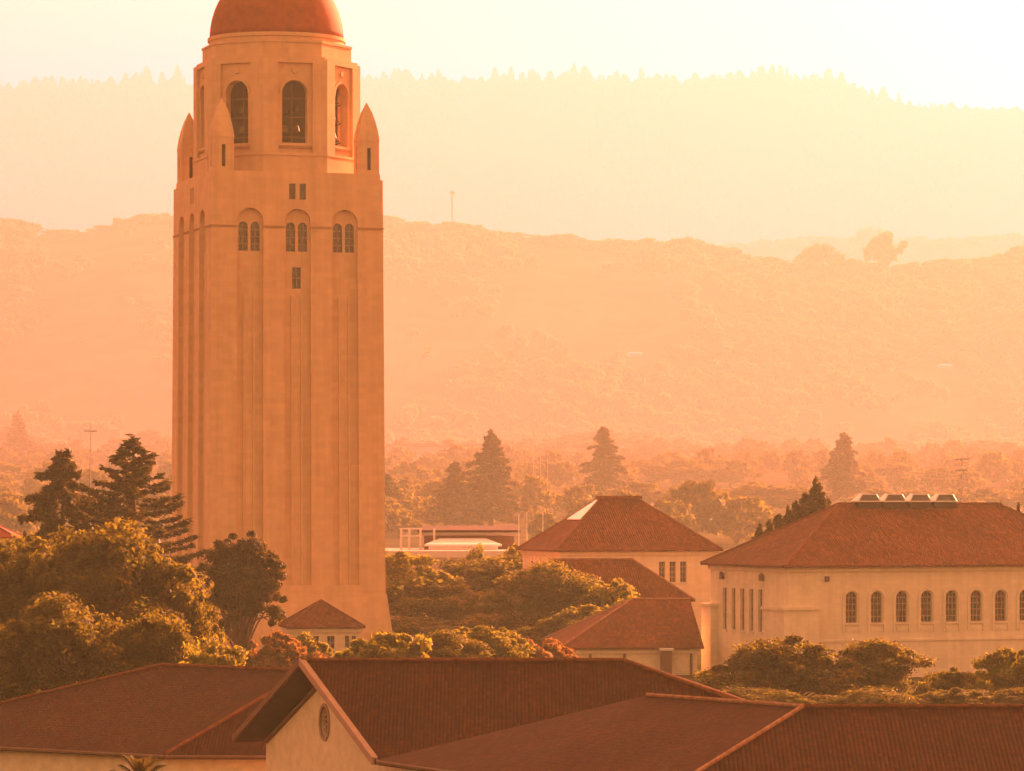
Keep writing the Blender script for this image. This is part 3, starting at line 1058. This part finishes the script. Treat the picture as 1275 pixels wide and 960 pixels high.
def build_left_house():
    z0 = 5.1
    Q1 = Vector((PX(384, 235), 235, 9.62))
    Q0 = Vector((PX(200, 242), 242, 9.67))
    Fc = P(205, 940, 225.7); Fc.z = z0
    K = Fc + Vector((-0.804, 0.595, 0)) * 26
    G = Vector((-9.5, 225.2, z0))
    bk = Q0 + Vector((3, 12, 0)); bk.z = z0
    bk2 = Vector((-6, 244, z0))
    eye = Vector((0, 0, CZ))
    Q1, Q0, Fc, K, G, bk, bk2 = (eye + (p - eye) * 1.09 for p in (Q1, Q0, Fc, K, G, bk, bk2))
    z0 = Fc.z
    polys = [[Q1, Q0, K, Fc], [Q1, Fc, G], [Q0, bk, K], [Q0, Q1, bk2, bk], [Q1, G, bk2]]
    # planes are triangulated where four points are not level
    tri = []
    for p in polys:
        if len(p) == 3: tri.append(p)
        else: tri += [[p[0], p[1], p[2]], [p[0], p[2], p[3]]]
    ins = [Fc + Vector((-0.2, 1.0, 0)), G + Vector((-0.5, 1.2, 0)), bk2 + Vector((-1, -1, 0)), bk + Vector((0, -1.2, 0)), K + Vector((1.4, 0.2, 0))]
    t, rf = fore("hip_roof_building", "foreground building with broad brown hip roof under the big left tree", (-22, 232, 0), tri,
                 [(Q1, Q0), (Q1, Fc), (Q0, K)], [(lvl(ins, 0), lvl(ins, z0 - 0.3))])
    m = MB()
    m.tube(Fc + Vector((0, -0.08, -0.12)), K + Vector((0, -0.08, -0.12)), 0.12, 0.12, 6)
    m.tube(Fc + Vector((0, -0.08, -0.12)), G + Vector((0, -0.08, -0.12)), 0.12, 0.12, 6)
    m.build("gutter", M["trim"], t, world=True)


build_left_house()


def build_right_house():
    z0 = 6.0
    P1 = Vector((PX(1000, 190), 190, 9.83))
    P2 = Vector((PX(806, 201), 201, 9.83))
    E = Vector((6.7, 181, z0))
    rr = Vector((44, 190, 9.83))
    er = Vector((48, 181, z0))
    nn = (P2 - P1).cross(E - P1)
    ry = (P(470, 946, 1.0) - Vector((0, 0, CZ)))
    V = Vector((0, 0, CZ)) + ry * ((P1 - Vector((0, 0, CZ))).dot(nn) / ry.dot(nn))     # the plane's own low corner
    K = V
    N1 = Vector((-4, 222, 5.0))
    back, backr = Vector((21, 203, z0)), Vector((48, 199, z0))
    bk = Vector((13, 214, z0))
    polys = [[P1, E, er], [P1, er, rr], [P1, P2, E], [P2, V, E], [P2, N1, V],
             [P1, rr, backr], [P1, backr, back], [P1, back, P2], [P2, back, bk], [P2, bk, N1]]
    ins = [E + Vector((0.4, 1.2, 0)), er + Vector((-1, 1, 0)), backr + Vector((-1, -1, 0)), back + Vector((0, -1.5, 0)),
           K + Vector((3.2, 1.0, 0))]
    t, rf = fore("corner_roof_building", "nearest building, brown tiled roof with pale hip line at lower right", (20, 190, 0), polys,
                 [(P1, rr)], [(lvl(ins, 0), lvl(ins, z0 - 0.3))], pale=[(P1, E), (P1, P2)])
    m = MB()
    m.tube(E + Vector((0, -0.08, -0.12)), er + Vector((0, -0.08, -0.12)), 0.12, 0.12, 6)
    m.tube(E + Vector((0, -0.08, -0.12)), K + Vector((0, -0.08, -0.12)), 0.12, 0.12, 6)
    m.build("gutter", M["trim"], t, world=True)


build_right_house()

# ------------------------------------------------------------------ trees
def leaf_quads(rng, pts, nrm, size, elong=1.7):
    """one small bent-free quad per point, facing roughly along nrm"""
    n = len(pts)
    d = nrm + rng.normal(0, 0.65, (n, 3))
    d /= np.linalg.norm(d, axis=1, keepdims=True) + 1e-9
    r = rng.normal(0, 1, (n, 3))
    a = np.cross(d, r)
    a /= np.linalg.norm(a, axis=1, keepdims=True) + 1e-9
    b = np.cross(d, a)
    s = size * rng.uniform(0.6, 1.35, (n, 1))
    a, b = a * s * elong / 2, b * s / 2
    v = np.stack([pts - a, pts - b * 0.9, pts + a, pts + b * 0.9], 1).reshape(-1, 3)
    q = np.arange(4 * n).reshape(n, 4)
    return v, q


def broadleaf(seed, Hh, Rr, n_cl, n_lf, size, mat, base=0.22, squash=1.0, lobes=5, spiky=0.0):
    """tapered trunk with limbs, crown of leaf clumps around several uneven boughs; returns trunk MB, crown verts/quads"""
    rng = np.random.default_rng(seed)
    rnd = random.Random(seed)
    tr = MB()
    zb = Hh * base
    lean = Vector((rnd.uniform(-0.04, 0.04) * Hh, rnd.uniform(-0.04, 0.04) * Hh, 0))
    top = lean + Vector((0, 0, Hh * 0.55))
    r0 = Hh * 0.028
    mid = lean * 0.5 + Vector((0, 0, zb))
    tr.tube((0, 0, -0.4), (0, 0, 0.5), r0 * 1.6, r0 * 1.1, 9).tube((0, 0, 0.5), mid, r0 * 1.1, r0 * 0.85, 9).tube(mid, top, r0 * 0.85, r0 * 0.35, 8)
    # bough domes
    centers, radii = [], []
    for i in range(lobes):
        a = 2 * math.pi * (i + rnd.uniform(-0.3, 0.3)) / lobes
        rr = Rr * rnd.uniform(0.32, 0.68)
        z = Hh * (0.80 - 0.5 * rr / Rr * rnd.uniform(0.75, 1.25))
        centers.append(Vector((math.cos(a) * rr, math.sin(a) * rr, z)))
        radii.append(Rr * rnd.uniform(0.26, 0.46))
    for i in range(max(2, lobes // 2)):
        a = rnd.uniform(0, 6.28)
        centers.append(Vector((math.cos(a) * Rr * 0.25, math.sin(a) * Rr * 0.25, Hh * rnd.uniform(0.68, 0.82))))
        radii.append(Rr * rnd.uniform(0.3, 0.45))
    P_, N_ = [], []
    per = n_lf // n_cl
    zmax = Hh
    for k in range(n_cl):
        i = rnd.randrange(len(centers))
        c, r = centers[i], radii[i]
        d = Vector((rnd.gauss(0, 1), rnd.gauss(0, 1), rnd.gauss(0.25, 0.9))).normalized()
        q = c + Vector((d.x * r, d.y * r, d.z * r * squash)) * rnd.uniform(0.5, 1.0 if spiky else 1.15)
        roof_ = zmax * (0.96 - 0.42 * min(1.3, math.hypot(q.x, q.y) / Rr) ** 2) - rnd.uniform(0, 0.09) * Hh
        q.z = max(min(q.z, roof_), zb * 0.9)
        cr = Rr * rnd.uniform(0.06, 0.19)
        if spiky and rnd.random() < spiky:
            q.z += Hh * rnd.uniform(0.01, 0.05); cr *= 0.75
        if k % 3 == 0 or spiky:
            st = mid.lerp(top, rnd.uniform(0.1, 0.95))
            bend = st.lerp(q, 0.5) + Vector((0, 0, Hh * 0.03))
            tr.tube(st, bend, r0 * 0.34, r0 * 0.2, 5).tube(bend, q, r0 * 0.2, r0 * 0.06, 5)
        n = int(per * rnd.uniform(0.5, 1.6))
        dv = rng.normal(0, 1, (n, 3))
        dv /= np.linalg.norm(dv, axis=1, keepdims=True)
        rad = cr * rng.uniform(0.25, 1.0, (n, 1)) ** 0.45 * (1 + 0.22 * rng.normal(0, 1, (n, 1)).clip(-1, 1.6))
        pts = np.array(q) + dv * rad * np.array([1, 1, 0.72])
        P_.append(pts); N_.append(dv + np.array([0, 0, 0.35]))
    pts, nr = np.concatenate(P_), np.concatenate(N_)
    v, q = leaf_quads(rng, pts, nr, size)
    return tr, v, q


def conifer(seed, Hh, Rr, whorls, n_lf, size, droop=0.15, sparse=False, gap=0.12, power=0.85):
    rng = np.random.default_rng(seed)
    rnd = random.Random(seed)
    tr = MB()
    r0 = Hh * 0.016
    tr.tube((0, 0, -0.4), (0, 0, Hh * 0.55), r0 * 1.3, r0 * 0.7, 8).tube((0, 0, Hh * 0.55), (0, 0, Hh * 0.99), r0 * 0.7, 0.03, 7)
    P_, N_ = [], []
    segs = []
    nbr = whorls * 7
    for w in range(nbr):
        f = (w / (nbr - 1)) ** 0.9
        z = Hh * (gap + (0.985 - gap) * f)
        L0 = Rr * ((1 - f) ** power) * (0.55 + 0.45 * min(1, f * 6 + 0.3)) + 0.02 * Rr
        a = w * 2.39996 + rnd.uniform(-0.5, 0.5)
        L = L0 * (rnd.uniform(0.8, 1.15) if sparse else rnd.uniform(0.45, 1.15) if rnd.random() < 0.75 else rnd.uniform(0.9, 1.3))
        dr = droop * rnd.uniform(0.5, 1.5)
        p0 = Vector((0, 0, z + (Hh * 0.02 if not sparse else 0)))
        if sparse:                       # boughs leave the stem level or drooping and sweep up at their tips
            p1 = p0 + Vector((math.cos(a) * L * 0.6, math.sin(a) * L * 0.6, -0.16 * L))
            p2 = p0 + Vector((math.cos(a) * L, math.sin(a) * L, L * dr))
        else:
            p1 = p0 + Vector((math.cos(a) * L * 0.55, math.sin(a) * L * 0.55, L * 0.05))
            p2 = p0 + Vector((math.cos(a) * L, math.sin(a) * L, -L * dr))
        tr.tube(p0, p1, r0 * 0.22 * (1 - f * 0.7), r0 * 0.12, 4).tube(p1, p2, r0 * 0.12, 0.015, 4)
        segs.append((p0, p1, p2, L))
    tot = sum(s_[3] for s_ in segs)
    for p0, p1, p2, L in segs:
        n = max(6, int(n_lf * L / tot))
        t = rng.uniform(0.12, 1.0, n) ** 0.8
        A, B, C = (np.array(x) for x in (p0, p1, p2))
        t_ = t[:, None]
        q = (1 - t_) ** 2 * A + 2 * t_ * (1 - t_) * B + t_ ** 2 * C
        side = np.cross(C - A, [0, 0, 1.0]); side /= np.linalg.norm(side) + 1e-9
        spread = L * (0.08 if sparse else 0.22) * (1.05 - t_) + size * 0.5
        q = q + side * rng.normal(0, 0.6, (n, 1)) * spread + np.array([0, 0, 1]) * rng.normal(-0.1, 0.5, (n, 1)) * (size * (0.7 if sparse else 1.2))
        P_.append(q)
        N_.append(np.tile([0, 0, 0.8], (n, 1)) + (C - A) / (L + 1e-6) * 0.5)
    pts, nr = np.concatenate(P_), np.concatenate(N_)
    v, q = leaf_quads(rng, pts, nr, size, 2.2)
    return tr, v, q


PROTO = {}


def define(kind, data, mat):
    tr, v, q = data
    a = np.percentile(v, 1.0, axis=0); b = np.percentile(v, 99.0, axis=0)
    PROTO[kind] = dict(tr=tr, v=v, q=q, mat=mat, w=((b[0] - a[0]) + (b[1] - a[1])) / 2, h=np.percentile(v[:, 2], 99.9), obj=None)


NAMES = dict(b="broadleaf_tree", c="conifer_tree", s="shrub", r="russet_shrub")
for k, sd in enumerate((11, 23, 37, 53, 71)):
    define("b%d" % k, broadleaf(sd, 13, 7.0, 150, 50000, 0.21, "leaf", lobes=7 + k % 3, squash=1.3), "leaf")
for k, sd in enumerate((111, 123)):
    define("l%d" % k, broadleaf(sd, 12, 6.5, 130, 26000, 0.26, "leaf2", base=0.15, lobes=6, squash=1.3), "leaf2")
for k, sd in enumerate((211, 223, 237)):                        # hazy far trees, coarser leaves
    define("h%d" % k, broadleaf(sd, 14, 7.5, 90, 7000, 0.6, "leaf", lobes=5 + k, squash=1.3), "leaf")
for k, sd in enumerate((311, 323)):                             # hillside trees
    define("f%d" % k, broadleaf(sd, 11, 7.5, 46, 2200, 1.0, "oak", base=0.04, lobes=6, squash=1.9), "oak")
for k, sd in enumerate((411, 423)):
    define("s%d" % k, broadleaf(sd, 4, 3.0, 60, 7000, 0.24, "leaf2", base=0.05, lobes=5), "leaf2")
define("r0", broadleaf(431, 4, 3.0, 60, 7000, 0.24, "leafr", base=0.05, lobes=5), "leafr")
define("k0", broadleaf(511, 15, 4.6, 170, 30000, 0.22, "needle", base=0.1, lobes=9, spiky=0.3, squash=1.6), "needle")
for k, sd in enumerate((611, 623, 637)):
    define("c%d" % k, conifer(sd, 26, 5.6, 11, 13000, 0.42, 0.12 + 0.05 * k, power=0.62), "needle")
define("d0", conifer(651, 24, 7.5, 17, 16000, 0.30, 0.16, True, 0.15, 0.8), "needle")
define("d1", conifer(667, 22, 6.0, 10, 13000, 0.34, 0.10, False, 0.15, 0.6), "needle")
for k, sd in enumerate((711, 723, 737)):                         # skyline conifers, coarse
    define("m%d" % k, conifer(sd, 34, 7.0, 6, 900, 2.0, 0.2, power=0.8), "needle")

rt = random.Random(5)
KN = {"b": "broadleaf_tree", "l": "broadleaf_tree", "h": "broadleaf_tree", "f": "oak_tree", "s": "shrub", "r": "shrub", "k": "evergreen_tree",
      "c": "conifer_tree", "d": "conifer_tree", "m": "conifer_tree"}
CAT = {"broadleaf_tree": "tree", "oak_tree": "tree", "shrub": "shrub", "evergreen_tree": "tree", "conifer_tree": "tree"}


def tree(kind, px, ytop, wpx, D, label, group=None, zb=None, rz=None):
    pr = PROTO[kind]
    x = PX(px, D)
    z = ground_z(x, D) if zb is None else zb
    h = PZ(ytop, D) - z
    sxy = wpx / F * D / pr["w"]
    sz = h / pr["h"]
    rz = rt.uniform(0, 6.28) if rz is None else rz
    if pr["obj"] is None:
        nm = KN[kind[0]]
        t = thing(nm, label, CAT[nm], (x, D, z), rz, group)
        t.scale = (sxy, sxy, sz)
        pr["tr"].build("trunk", M["bark"], t)
        quads_object("crown", pr["v"], pr["q"], M[pr["mat"]], t)
        pr["obj"] = t
        return t
    return copy_thing(pr["obj"], label, (x, D, z), rz, (sxy, sxy, sz), group)


# big trees at the left and their neighbours
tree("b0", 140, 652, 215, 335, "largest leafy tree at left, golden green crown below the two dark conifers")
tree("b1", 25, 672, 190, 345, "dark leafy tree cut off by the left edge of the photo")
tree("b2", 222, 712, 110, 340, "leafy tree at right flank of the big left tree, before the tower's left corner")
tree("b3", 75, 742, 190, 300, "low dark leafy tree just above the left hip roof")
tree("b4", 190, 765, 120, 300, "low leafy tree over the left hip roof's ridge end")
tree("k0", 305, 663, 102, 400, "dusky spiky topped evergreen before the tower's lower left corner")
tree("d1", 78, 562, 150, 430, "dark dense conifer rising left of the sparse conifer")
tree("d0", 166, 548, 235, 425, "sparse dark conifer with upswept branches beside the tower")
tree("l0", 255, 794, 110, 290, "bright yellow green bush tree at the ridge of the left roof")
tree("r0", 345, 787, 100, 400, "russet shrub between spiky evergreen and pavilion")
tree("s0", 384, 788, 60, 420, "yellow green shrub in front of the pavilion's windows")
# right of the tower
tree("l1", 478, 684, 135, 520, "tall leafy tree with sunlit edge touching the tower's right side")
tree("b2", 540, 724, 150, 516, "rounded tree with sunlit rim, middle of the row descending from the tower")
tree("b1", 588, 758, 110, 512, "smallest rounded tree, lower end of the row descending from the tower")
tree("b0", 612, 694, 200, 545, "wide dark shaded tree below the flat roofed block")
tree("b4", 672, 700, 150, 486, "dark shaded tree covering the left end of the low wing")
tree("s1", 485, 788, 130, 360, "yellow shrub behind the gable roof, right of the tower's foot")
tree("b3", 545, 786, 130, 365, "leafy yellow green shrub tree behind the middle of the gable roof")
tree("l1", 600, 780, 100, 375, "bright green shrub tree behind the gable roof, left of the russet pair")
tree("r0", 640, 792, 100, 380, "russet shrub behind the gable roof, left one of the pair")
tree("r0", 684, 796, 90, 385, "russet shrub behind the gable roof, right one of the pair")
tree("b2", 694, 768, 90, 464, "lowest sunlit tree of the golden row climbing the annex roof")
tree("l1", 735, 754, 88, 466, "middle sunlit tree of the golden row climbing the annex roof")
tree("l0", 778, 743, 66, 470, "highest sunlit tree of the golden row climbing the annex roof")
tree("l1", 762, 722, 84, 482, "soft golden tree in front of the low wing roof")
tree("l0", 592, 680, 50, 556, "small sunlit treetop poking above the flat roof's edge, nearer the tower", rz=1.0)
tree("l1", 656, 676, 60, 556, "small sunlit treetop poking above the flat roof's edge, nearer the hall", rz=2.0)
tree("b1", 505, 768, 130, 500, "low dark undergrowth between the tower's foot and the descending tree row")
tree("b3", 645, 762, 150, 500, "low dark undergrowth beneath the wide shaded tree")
# before the library
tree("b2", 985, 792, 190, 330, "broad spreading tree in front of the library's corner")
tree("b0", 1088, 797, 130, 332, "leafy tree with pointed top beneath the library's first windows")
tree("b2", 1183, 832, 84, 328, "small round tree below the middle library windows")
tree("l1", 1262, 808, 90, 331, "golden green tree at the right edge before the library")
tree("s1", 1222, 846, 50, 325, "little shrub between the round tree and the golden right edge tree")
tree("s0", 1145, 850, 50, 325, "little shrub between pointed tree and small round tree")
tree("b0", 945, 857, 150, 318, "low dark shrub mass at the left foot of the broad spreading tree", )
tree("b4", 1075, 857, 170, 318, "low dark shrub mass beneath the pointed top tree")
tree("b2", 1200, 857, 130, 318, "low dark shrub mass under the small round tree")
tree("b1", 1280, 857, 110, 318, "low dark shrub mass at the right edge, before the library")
# conifers beyond the roofs
tree("c0", 611, 538, 66, 1450, "tallest conifer right of the tower")
tree("c1", 566, 576, 60, 1455, "shorter conifer standing left of the tallest one, right of the tower")
tree("c2", 481, 590, 50, 1440, "conifer half hidden behind the tower's right edge")
tree("c2", 752, 532, 60, 1800, "conifer directly behind the hall's roof peak")
tree("c1", 1051, 540, 58, 1800, "tall hazy conifer behind the library's skylights")
for i, (px, yt, w) in enumerate(((946, 655, 15), (958, 650, 14), (969, 642, 18), (981, 634, 16), (991, 627, 18), (1003, 616, 20), (1016, 600, 26), (1029, 622, 18))):
    lab = "tallest dark conifer tip above the library's left roof slope" if i == 6 else "small dark conifer tip in the row behind the library's left roof slope"
    tree("c%d" % (i % 3), px, yt, w * 3.0, 478 + i, lab, "conifer tips behind the library roof")
tree("c0", 1246, 629, 22, 480, "small conifer tip behind the library ridge, left one at far right", "conifer tips behind the library roof")
tree("c2", 1268, 628, 26, 482, "small conifer tip behind the library ridge at the right edge", "conifer tips behind the library roof")

# hazy belt beyond the campus
belt = [
    ("h0", 15, 530, 80, 3824), ("h1", 60, 552, 80, 3340), ("h2", 110, 560, 90, 3164), ("h1", 160, 545, 70, 3494), ("h0", 190, 535, 60, 3714), ("h2", 215, 548, 60, 3428),
    ("h2", 0, 575, 90, 2300), ("h0", 130, 580, 90, 2300), ("h1", 200, 585, 70, 2300), ("h0", 8, 605, 50, 1700)]
for k, px, yt, w, D in belt:
    tree(k, px, yt, w, D, "hazy round tree in the belt left of the tower", "hazy trees left of the tower")
tree("m0", 22, 514, 34, 3300, "pointed hazy conifer tip above the trees at far left")
belt = [
    ("h1", 500, 604, 60, 1700), ("h0", 528, 600, 70, 1700), ("h2", 655, 575, 60, 2300), ("h0", 690, 560, 70, 3164), ("h1", 720, 540, 90, 3604), ("h2", 765, 536, 100, 3692),
    ("h0", 800, 555, 80, 3274), ("h1", 840, 572, 90, 2300), ("h0", 650, 615, 70, 1700), ("h2", 690, 612, 60, 1700), ("h1", 790, 600, 80, 1700), ("h0", 830, 610, 90, 1700),
    ("h2", 870, 625, 90, 1700), ("h1", 900, 650, 70, 1700), ("h2", 880, 590, 70, 2300)]
for k, px, yt, w, D in belt:
    tree(k, px, yt, w, D, "hazy round tree in the belt between tower and library", "hazy trees behind the hall")
belt = [
    ("h0", 910, 572, 70, 2300), ("h2", 945, 556, 80, 3252), ("h1", 985, 552, 80, 3340), ("h0", 1020, 560, 70, 3164), ("h1", 1085, 570, 70, 2944), ("h2", 1115, 575, 70, 2300),
    ("h0", 1148, 560, 60, 3164), ("h1", 1185, 568, 60, 2988), ("h2", 1215, 548, 64, 3428), ("h0", 1250, 550, 60, 3384), ("h1", 1285, 556, 60, 3252), ("h2", 940, 600, 80, 1700),
    ("h1", 990, 605, 80, 1700), ("h0", 1090, 608, 90, 1700), ("h2", 1150, 610, 90, 1700), ("h1", 1220, 608, 90, 1700), ("h0", 1280, 605, 80, 1700)]
for k, px, yt, w, D in belt:
    tree(k, px, yt, w, D, "hazy round tree in the belt above the library roof", "hazy trees above the library roof")

# foothill: trees along the crest, woodland on the slope
rr = random.Random(77)
crest = [(8, 272, 52), (28, 276, 40), (70, 285, 40), (95, 286, 34), (130, 280, 36), (160, 272, 44), (188, 266, 44), (205, 268, 34), (484, 268, 30), (505, 279, 40),
         (535, 281, 44), (575, 283, 40), (610, 287, 44), (645, 289, 36), (680, 293, 44), (722, 296, 40), (755, 303, 36), (785, 306, 30), (820, 303, 34), (848, 298, 40),
         (872, 305, 36), (905, 314, 30), (940, 322, 34), (975, 325, 36), (1060, 322, 40), (1140, 326, 44), (1165, 328, 36), (1200, 322, 40), (1235, 320, 44), (1268, 306, 44)]
for i, (px, yt, w) in enumerate(crest):
    D = 5785 + rr.uniform(-40, 10)
    tree("f%d" % (i % 2), px, yt, w, D, "hazy round tree on the crest of the nearer orange hill", "trees along the nearer hill crest", zb=HILL1(px, D) - 8)
for i in range(30):
    px = (490 if i % 3 == 0 else 830) + (440 if i % 3 else 340) * (i / 29) + rr.uniform(-6, 6)
    w = rr.uniform(24, 50)
    tree("f%d" % (i % 2), px, interp(CREST1, px) - w * rr.uniform(0.22, 0.42), w, 5780 + rr.uniform(-60, 20),
         "hazy round tree on the crest of the nearer orange hill", "trees along the nearer hill crest", zb=HILL1(px, 5780) - 9)
D = 5700
tree("f0", 1022, 303, 46, D, "wide low tree standing on the hill crest left of the tall crest tree", zb=HILL1(1022, D) - 8)
tree("f1", 1106, 288, 44, D, "tallest tree breaking the nearer hill's skyline at right", zb=HILL1(1106, D) - 8)
tree("f0", 1082, 281, 46, 9300, "pale hazier tree just left of the tallest crest tree", zb=HILL2(1082, 9300) - 10)
for i in range(26):
    px = 912 + i * 14.5 + rr.uniform(-5, 5)
    D = 9580
    yt = interp(CREST2, px) - rr.uniform(2, 9)
    tree("f%d" % (i % 2), px, yt, rr.uniform(16, 34), D, "pale hazy tree on the faint ridge behind the right hill crest", "trees on the faint middle ridge", zb=HILL2(px, D) - 10)


def scatter(name, fz, kind, n, pxr, Dr, sc, seed, dens, label):
    """uncountable woodland as one object: many crowns merged into one mesh"""
    rng = np.random.default_rng(seed)
    V, Q, off = [], [], 0
    pr = PROTO[kind]
    v0 = pr["v"] - np.array([0, 0, 0])
    sub = rng.permutation(len(pr["q"]))[: dens]
    v1 = v0.reshape(-1, 4, 3)[sub]
    c = v1.mean(axis=1, keepdims=True)
    k = math.sqrt(len(pr["q"]) / dens) * 0.8
    v1 = (c + (v1 - c) * k).reshape(-1, 3)
    q1 = np.arange(len(v1)).reshape(-1, 4)
    got = 0
    while got < n:
        px, t = rng.uniform(*pxr), rng.uniform(0, 1)
        D = Dr[0] + (Dr[1] - Dr[0]) * t
        x = PX(px, D)
        if noise.noise(Vector((x * 0.0042, D * 0.0016, seed * 0.7))) + 0.5 * noise.noise(Vector((x * 0.013, D * 0.006, seed))) < rng.uniform(-0.28, 0.16): continue
        s_ = rng.uniform(*sc); a = rng.uniform(0, 6.28)
        ca, sa = math.cos(a) * s_, math.sin(a) * s_
        w = np.stack([v1[:, 0] * ca - v1[:, 1] * sa, v1[:, 0] * sa + v1[:, 1] * ca, v1[:, 2] * s_ * rng.uniform(0.8, 1.15)], 1) + np.array([x, D, fz(px, D) - 1.2])
        V.append(w); Q.append(q1 + off); off += len(v1); got += 1
    o = quads_object(name, np.concatenate(V), np.concatenate(Q), M[pr["mat"]])
    return tag(o, label, "woodland", kind="stuff")


scatter("hillside_woodland", HILL1, "f0", 3200, (-150, 1450), (4450, 5785), (0.9, 1.9), 3, 200, "oak woodland dotting the slope of the nearer hill")
scatter("mountain_forest", HILL3, "m1", 2600, (-80, 1380), (12600, 14480), (0.9, 1.5), 9, 90, "conifer forest covering the far pale mountain")
gz = lambda px, D: ground_z(PX(px, D), D)
scatter("valley_woodland", gz, "h1", 900, (-100, 1400), (1250, 4700), (0.8, 1.6), 15, 1500, "hazy woodland across the valley below the hill")

# skyline conifers of the far mountain
for i in range(125):
    px = -20 + 1320 * (i + rr.uniform(-0.4, 0.4)) / 124
    if 222 < px < 448 and rr.random() < 0.85: continue
    D = 14430
    tall = rr.choice((5, 8, 11, 14, 20)) * (0.5 if px > 1120 else 1.0)
    yt = interp(CREST3, px) - tall * rr.uniform(0.8, 1.2)
    tree("m%d" % (i % 3), px, yt, rr.uniform(11, 20), D, "pale conifer in the row along the far mountain skyline", "conifers along the far skyline", zb=HILL3(px, D) - 4)


# ------------------------------------------------------------------ small far things
def hill_house(px, py, D, w, label, name="hillside_house"):
    z = HILL1(px, D) - 0.3
    t = thing(name, label, "house", (PX(px, D), D, z), R(12), "pale houses on the hillside")
    MB().box(-w / 2, w / 2, 0, 7, -1, 3.6).build("wall", M["white"], t)
    po, ed = hip_polys(-w / 2 - 0.5, w / 2 + 0.5, -0.5, 7.5, 3.62, 2.2)
    MB().slab(po, 0.2).build("roof", M["panel"], t)


def d_on_hill(px, py):
    for D in range(4400, 5785, 10):
        if PZ(py, D) <= HILL1(px, D): return D
    return 5600


for px, py, w, lab in ((1072, 500, 14, "bright white house low on the hillside above the library"),
                       (1178, 460, 22, "pale wide house higher on the hillside at right"),
                       (792, 444, 20, "pale low house on the hillside above the hall"),
                       (690, 474, 14, "faint pale house on the hillside, nearest the tower")):
    hill_house(px, py, d_on_hill(px, py), w, lab)


def mast(px, y0, y1, D, zb, r, label, arms=(), name="radio_mast", cat="mast", group=None):
    x = PX(px, D)
    t = thing(name, label, cat, (x, D, zb), 0, group)
    h = PZ(y0, D) - zb
    MB().tube((0, 0, -1), (0, 0, h), r, r * 0.6, 7).build("pole", M["metal"], t)
    for (f, w) in arms:
        MB().box(-w / 2, w / 2, -r * 0.8, r * 0.8, h * f - r, h * f + r).build("crossarm", M["metal"], t)
    return t


mast(563, 236, 285, 5740, HILL1(563, 5740), 1.8, "thin radio mast standing on the nearer hill crest", ((0.93, 8.0),))
for px, yt, lab in ((664, 529, "left pole of three thin hazy poles above the hall"), (673, 528, "middle pole of three thin hazy poles above the hall"),
                    (682, 529, "right pole of three thin hazy poles above the hall")):
    D = 1800
    mast(px, yt, 600, D, ground_z(PX(px, D), D), 0.2, lab, ((0.55, 1.6),), "light_pole", "pole", "three hazy poles")
mast(1198, 566, 630, 700, ground_z(PX(1198, 700), 700), 0.16, "utility pole behind the library's right skylights", ((0.97, 2.6), (0.9, 2.0)), "utility_pole", "pole")
mast(113, 530, 620, 700, ground_z(PX(113, 700), 700), 0.11, "utility pole between the two conifers left of tower", ((0.97, 2.4),), "utility_pole", "pole")


# ------------------------------------------------------------------ palm whose frond tips reach the lower edge
def build_palm():
    D = 205.0
    x = PX(175, D)
    top = 5.1
    t = thing("palm_plant", "spiky palm fronds rising at the bottom edge before the left roof", "palm", (x, D, 0))
    m = MB()
    for i in range(12):
        z0, z1 = i * top / 12, (i + 1) * top / 12
        m.tube((0, 0, z0), (0, 0, z1), 0.24, 0.19, 9)
    m.build("trunk", M["bark"], t)
    rng = random.Random(3)
    mm = MB()
    for i in range(30):
        a = 2 * math.pi * i / 30 + rng.uniform(-0.1, 0.1)
        el = rng.uniform(0.15, 1.25)
        L = rng.uniform(1.5, 2.1)
        pts = []
        for k in range(9):
            f = k / 8
            e = el - f * f * 0.9
            r = L * f
            pts.append(Vector((math.cos(a) * r * math.cos(el), math.sin(a) * r * math.cos(el), top + r * math.sin(el) - 0.5 * f * f * L * 0.45)))
        side = Vector((-math.sin(a), math.cos(a), 0))
        for k in range(8):
            d = (pts[k + 1] - pts[k]).normalized()
            for s in (-1, 1):
                for j in range(2):
                    b0 = pts[k].lerp(pts[k + 1], j * 0.5)
                    ln = 0.5 * math.sin(math.pi * (0.12 + 0.8 * (k + j * 0.5) / 8)) + 0.08
                    tip = b0 + side * s * ln * 0.8 + d * ln * 0.75 - Vector((0, 0, 0.1 * ln))
                    mm.face([b0, b0 + d * 0.11, tip, b0 + d * 0.05 - Vector((0, 0, 0.02))])
        for k in range(8): mm.tube(pts[k], pts[k + 1], 0.025, 0.02, 4)
    mm.build("frond_crown", M["needle"], t)


build_palm()
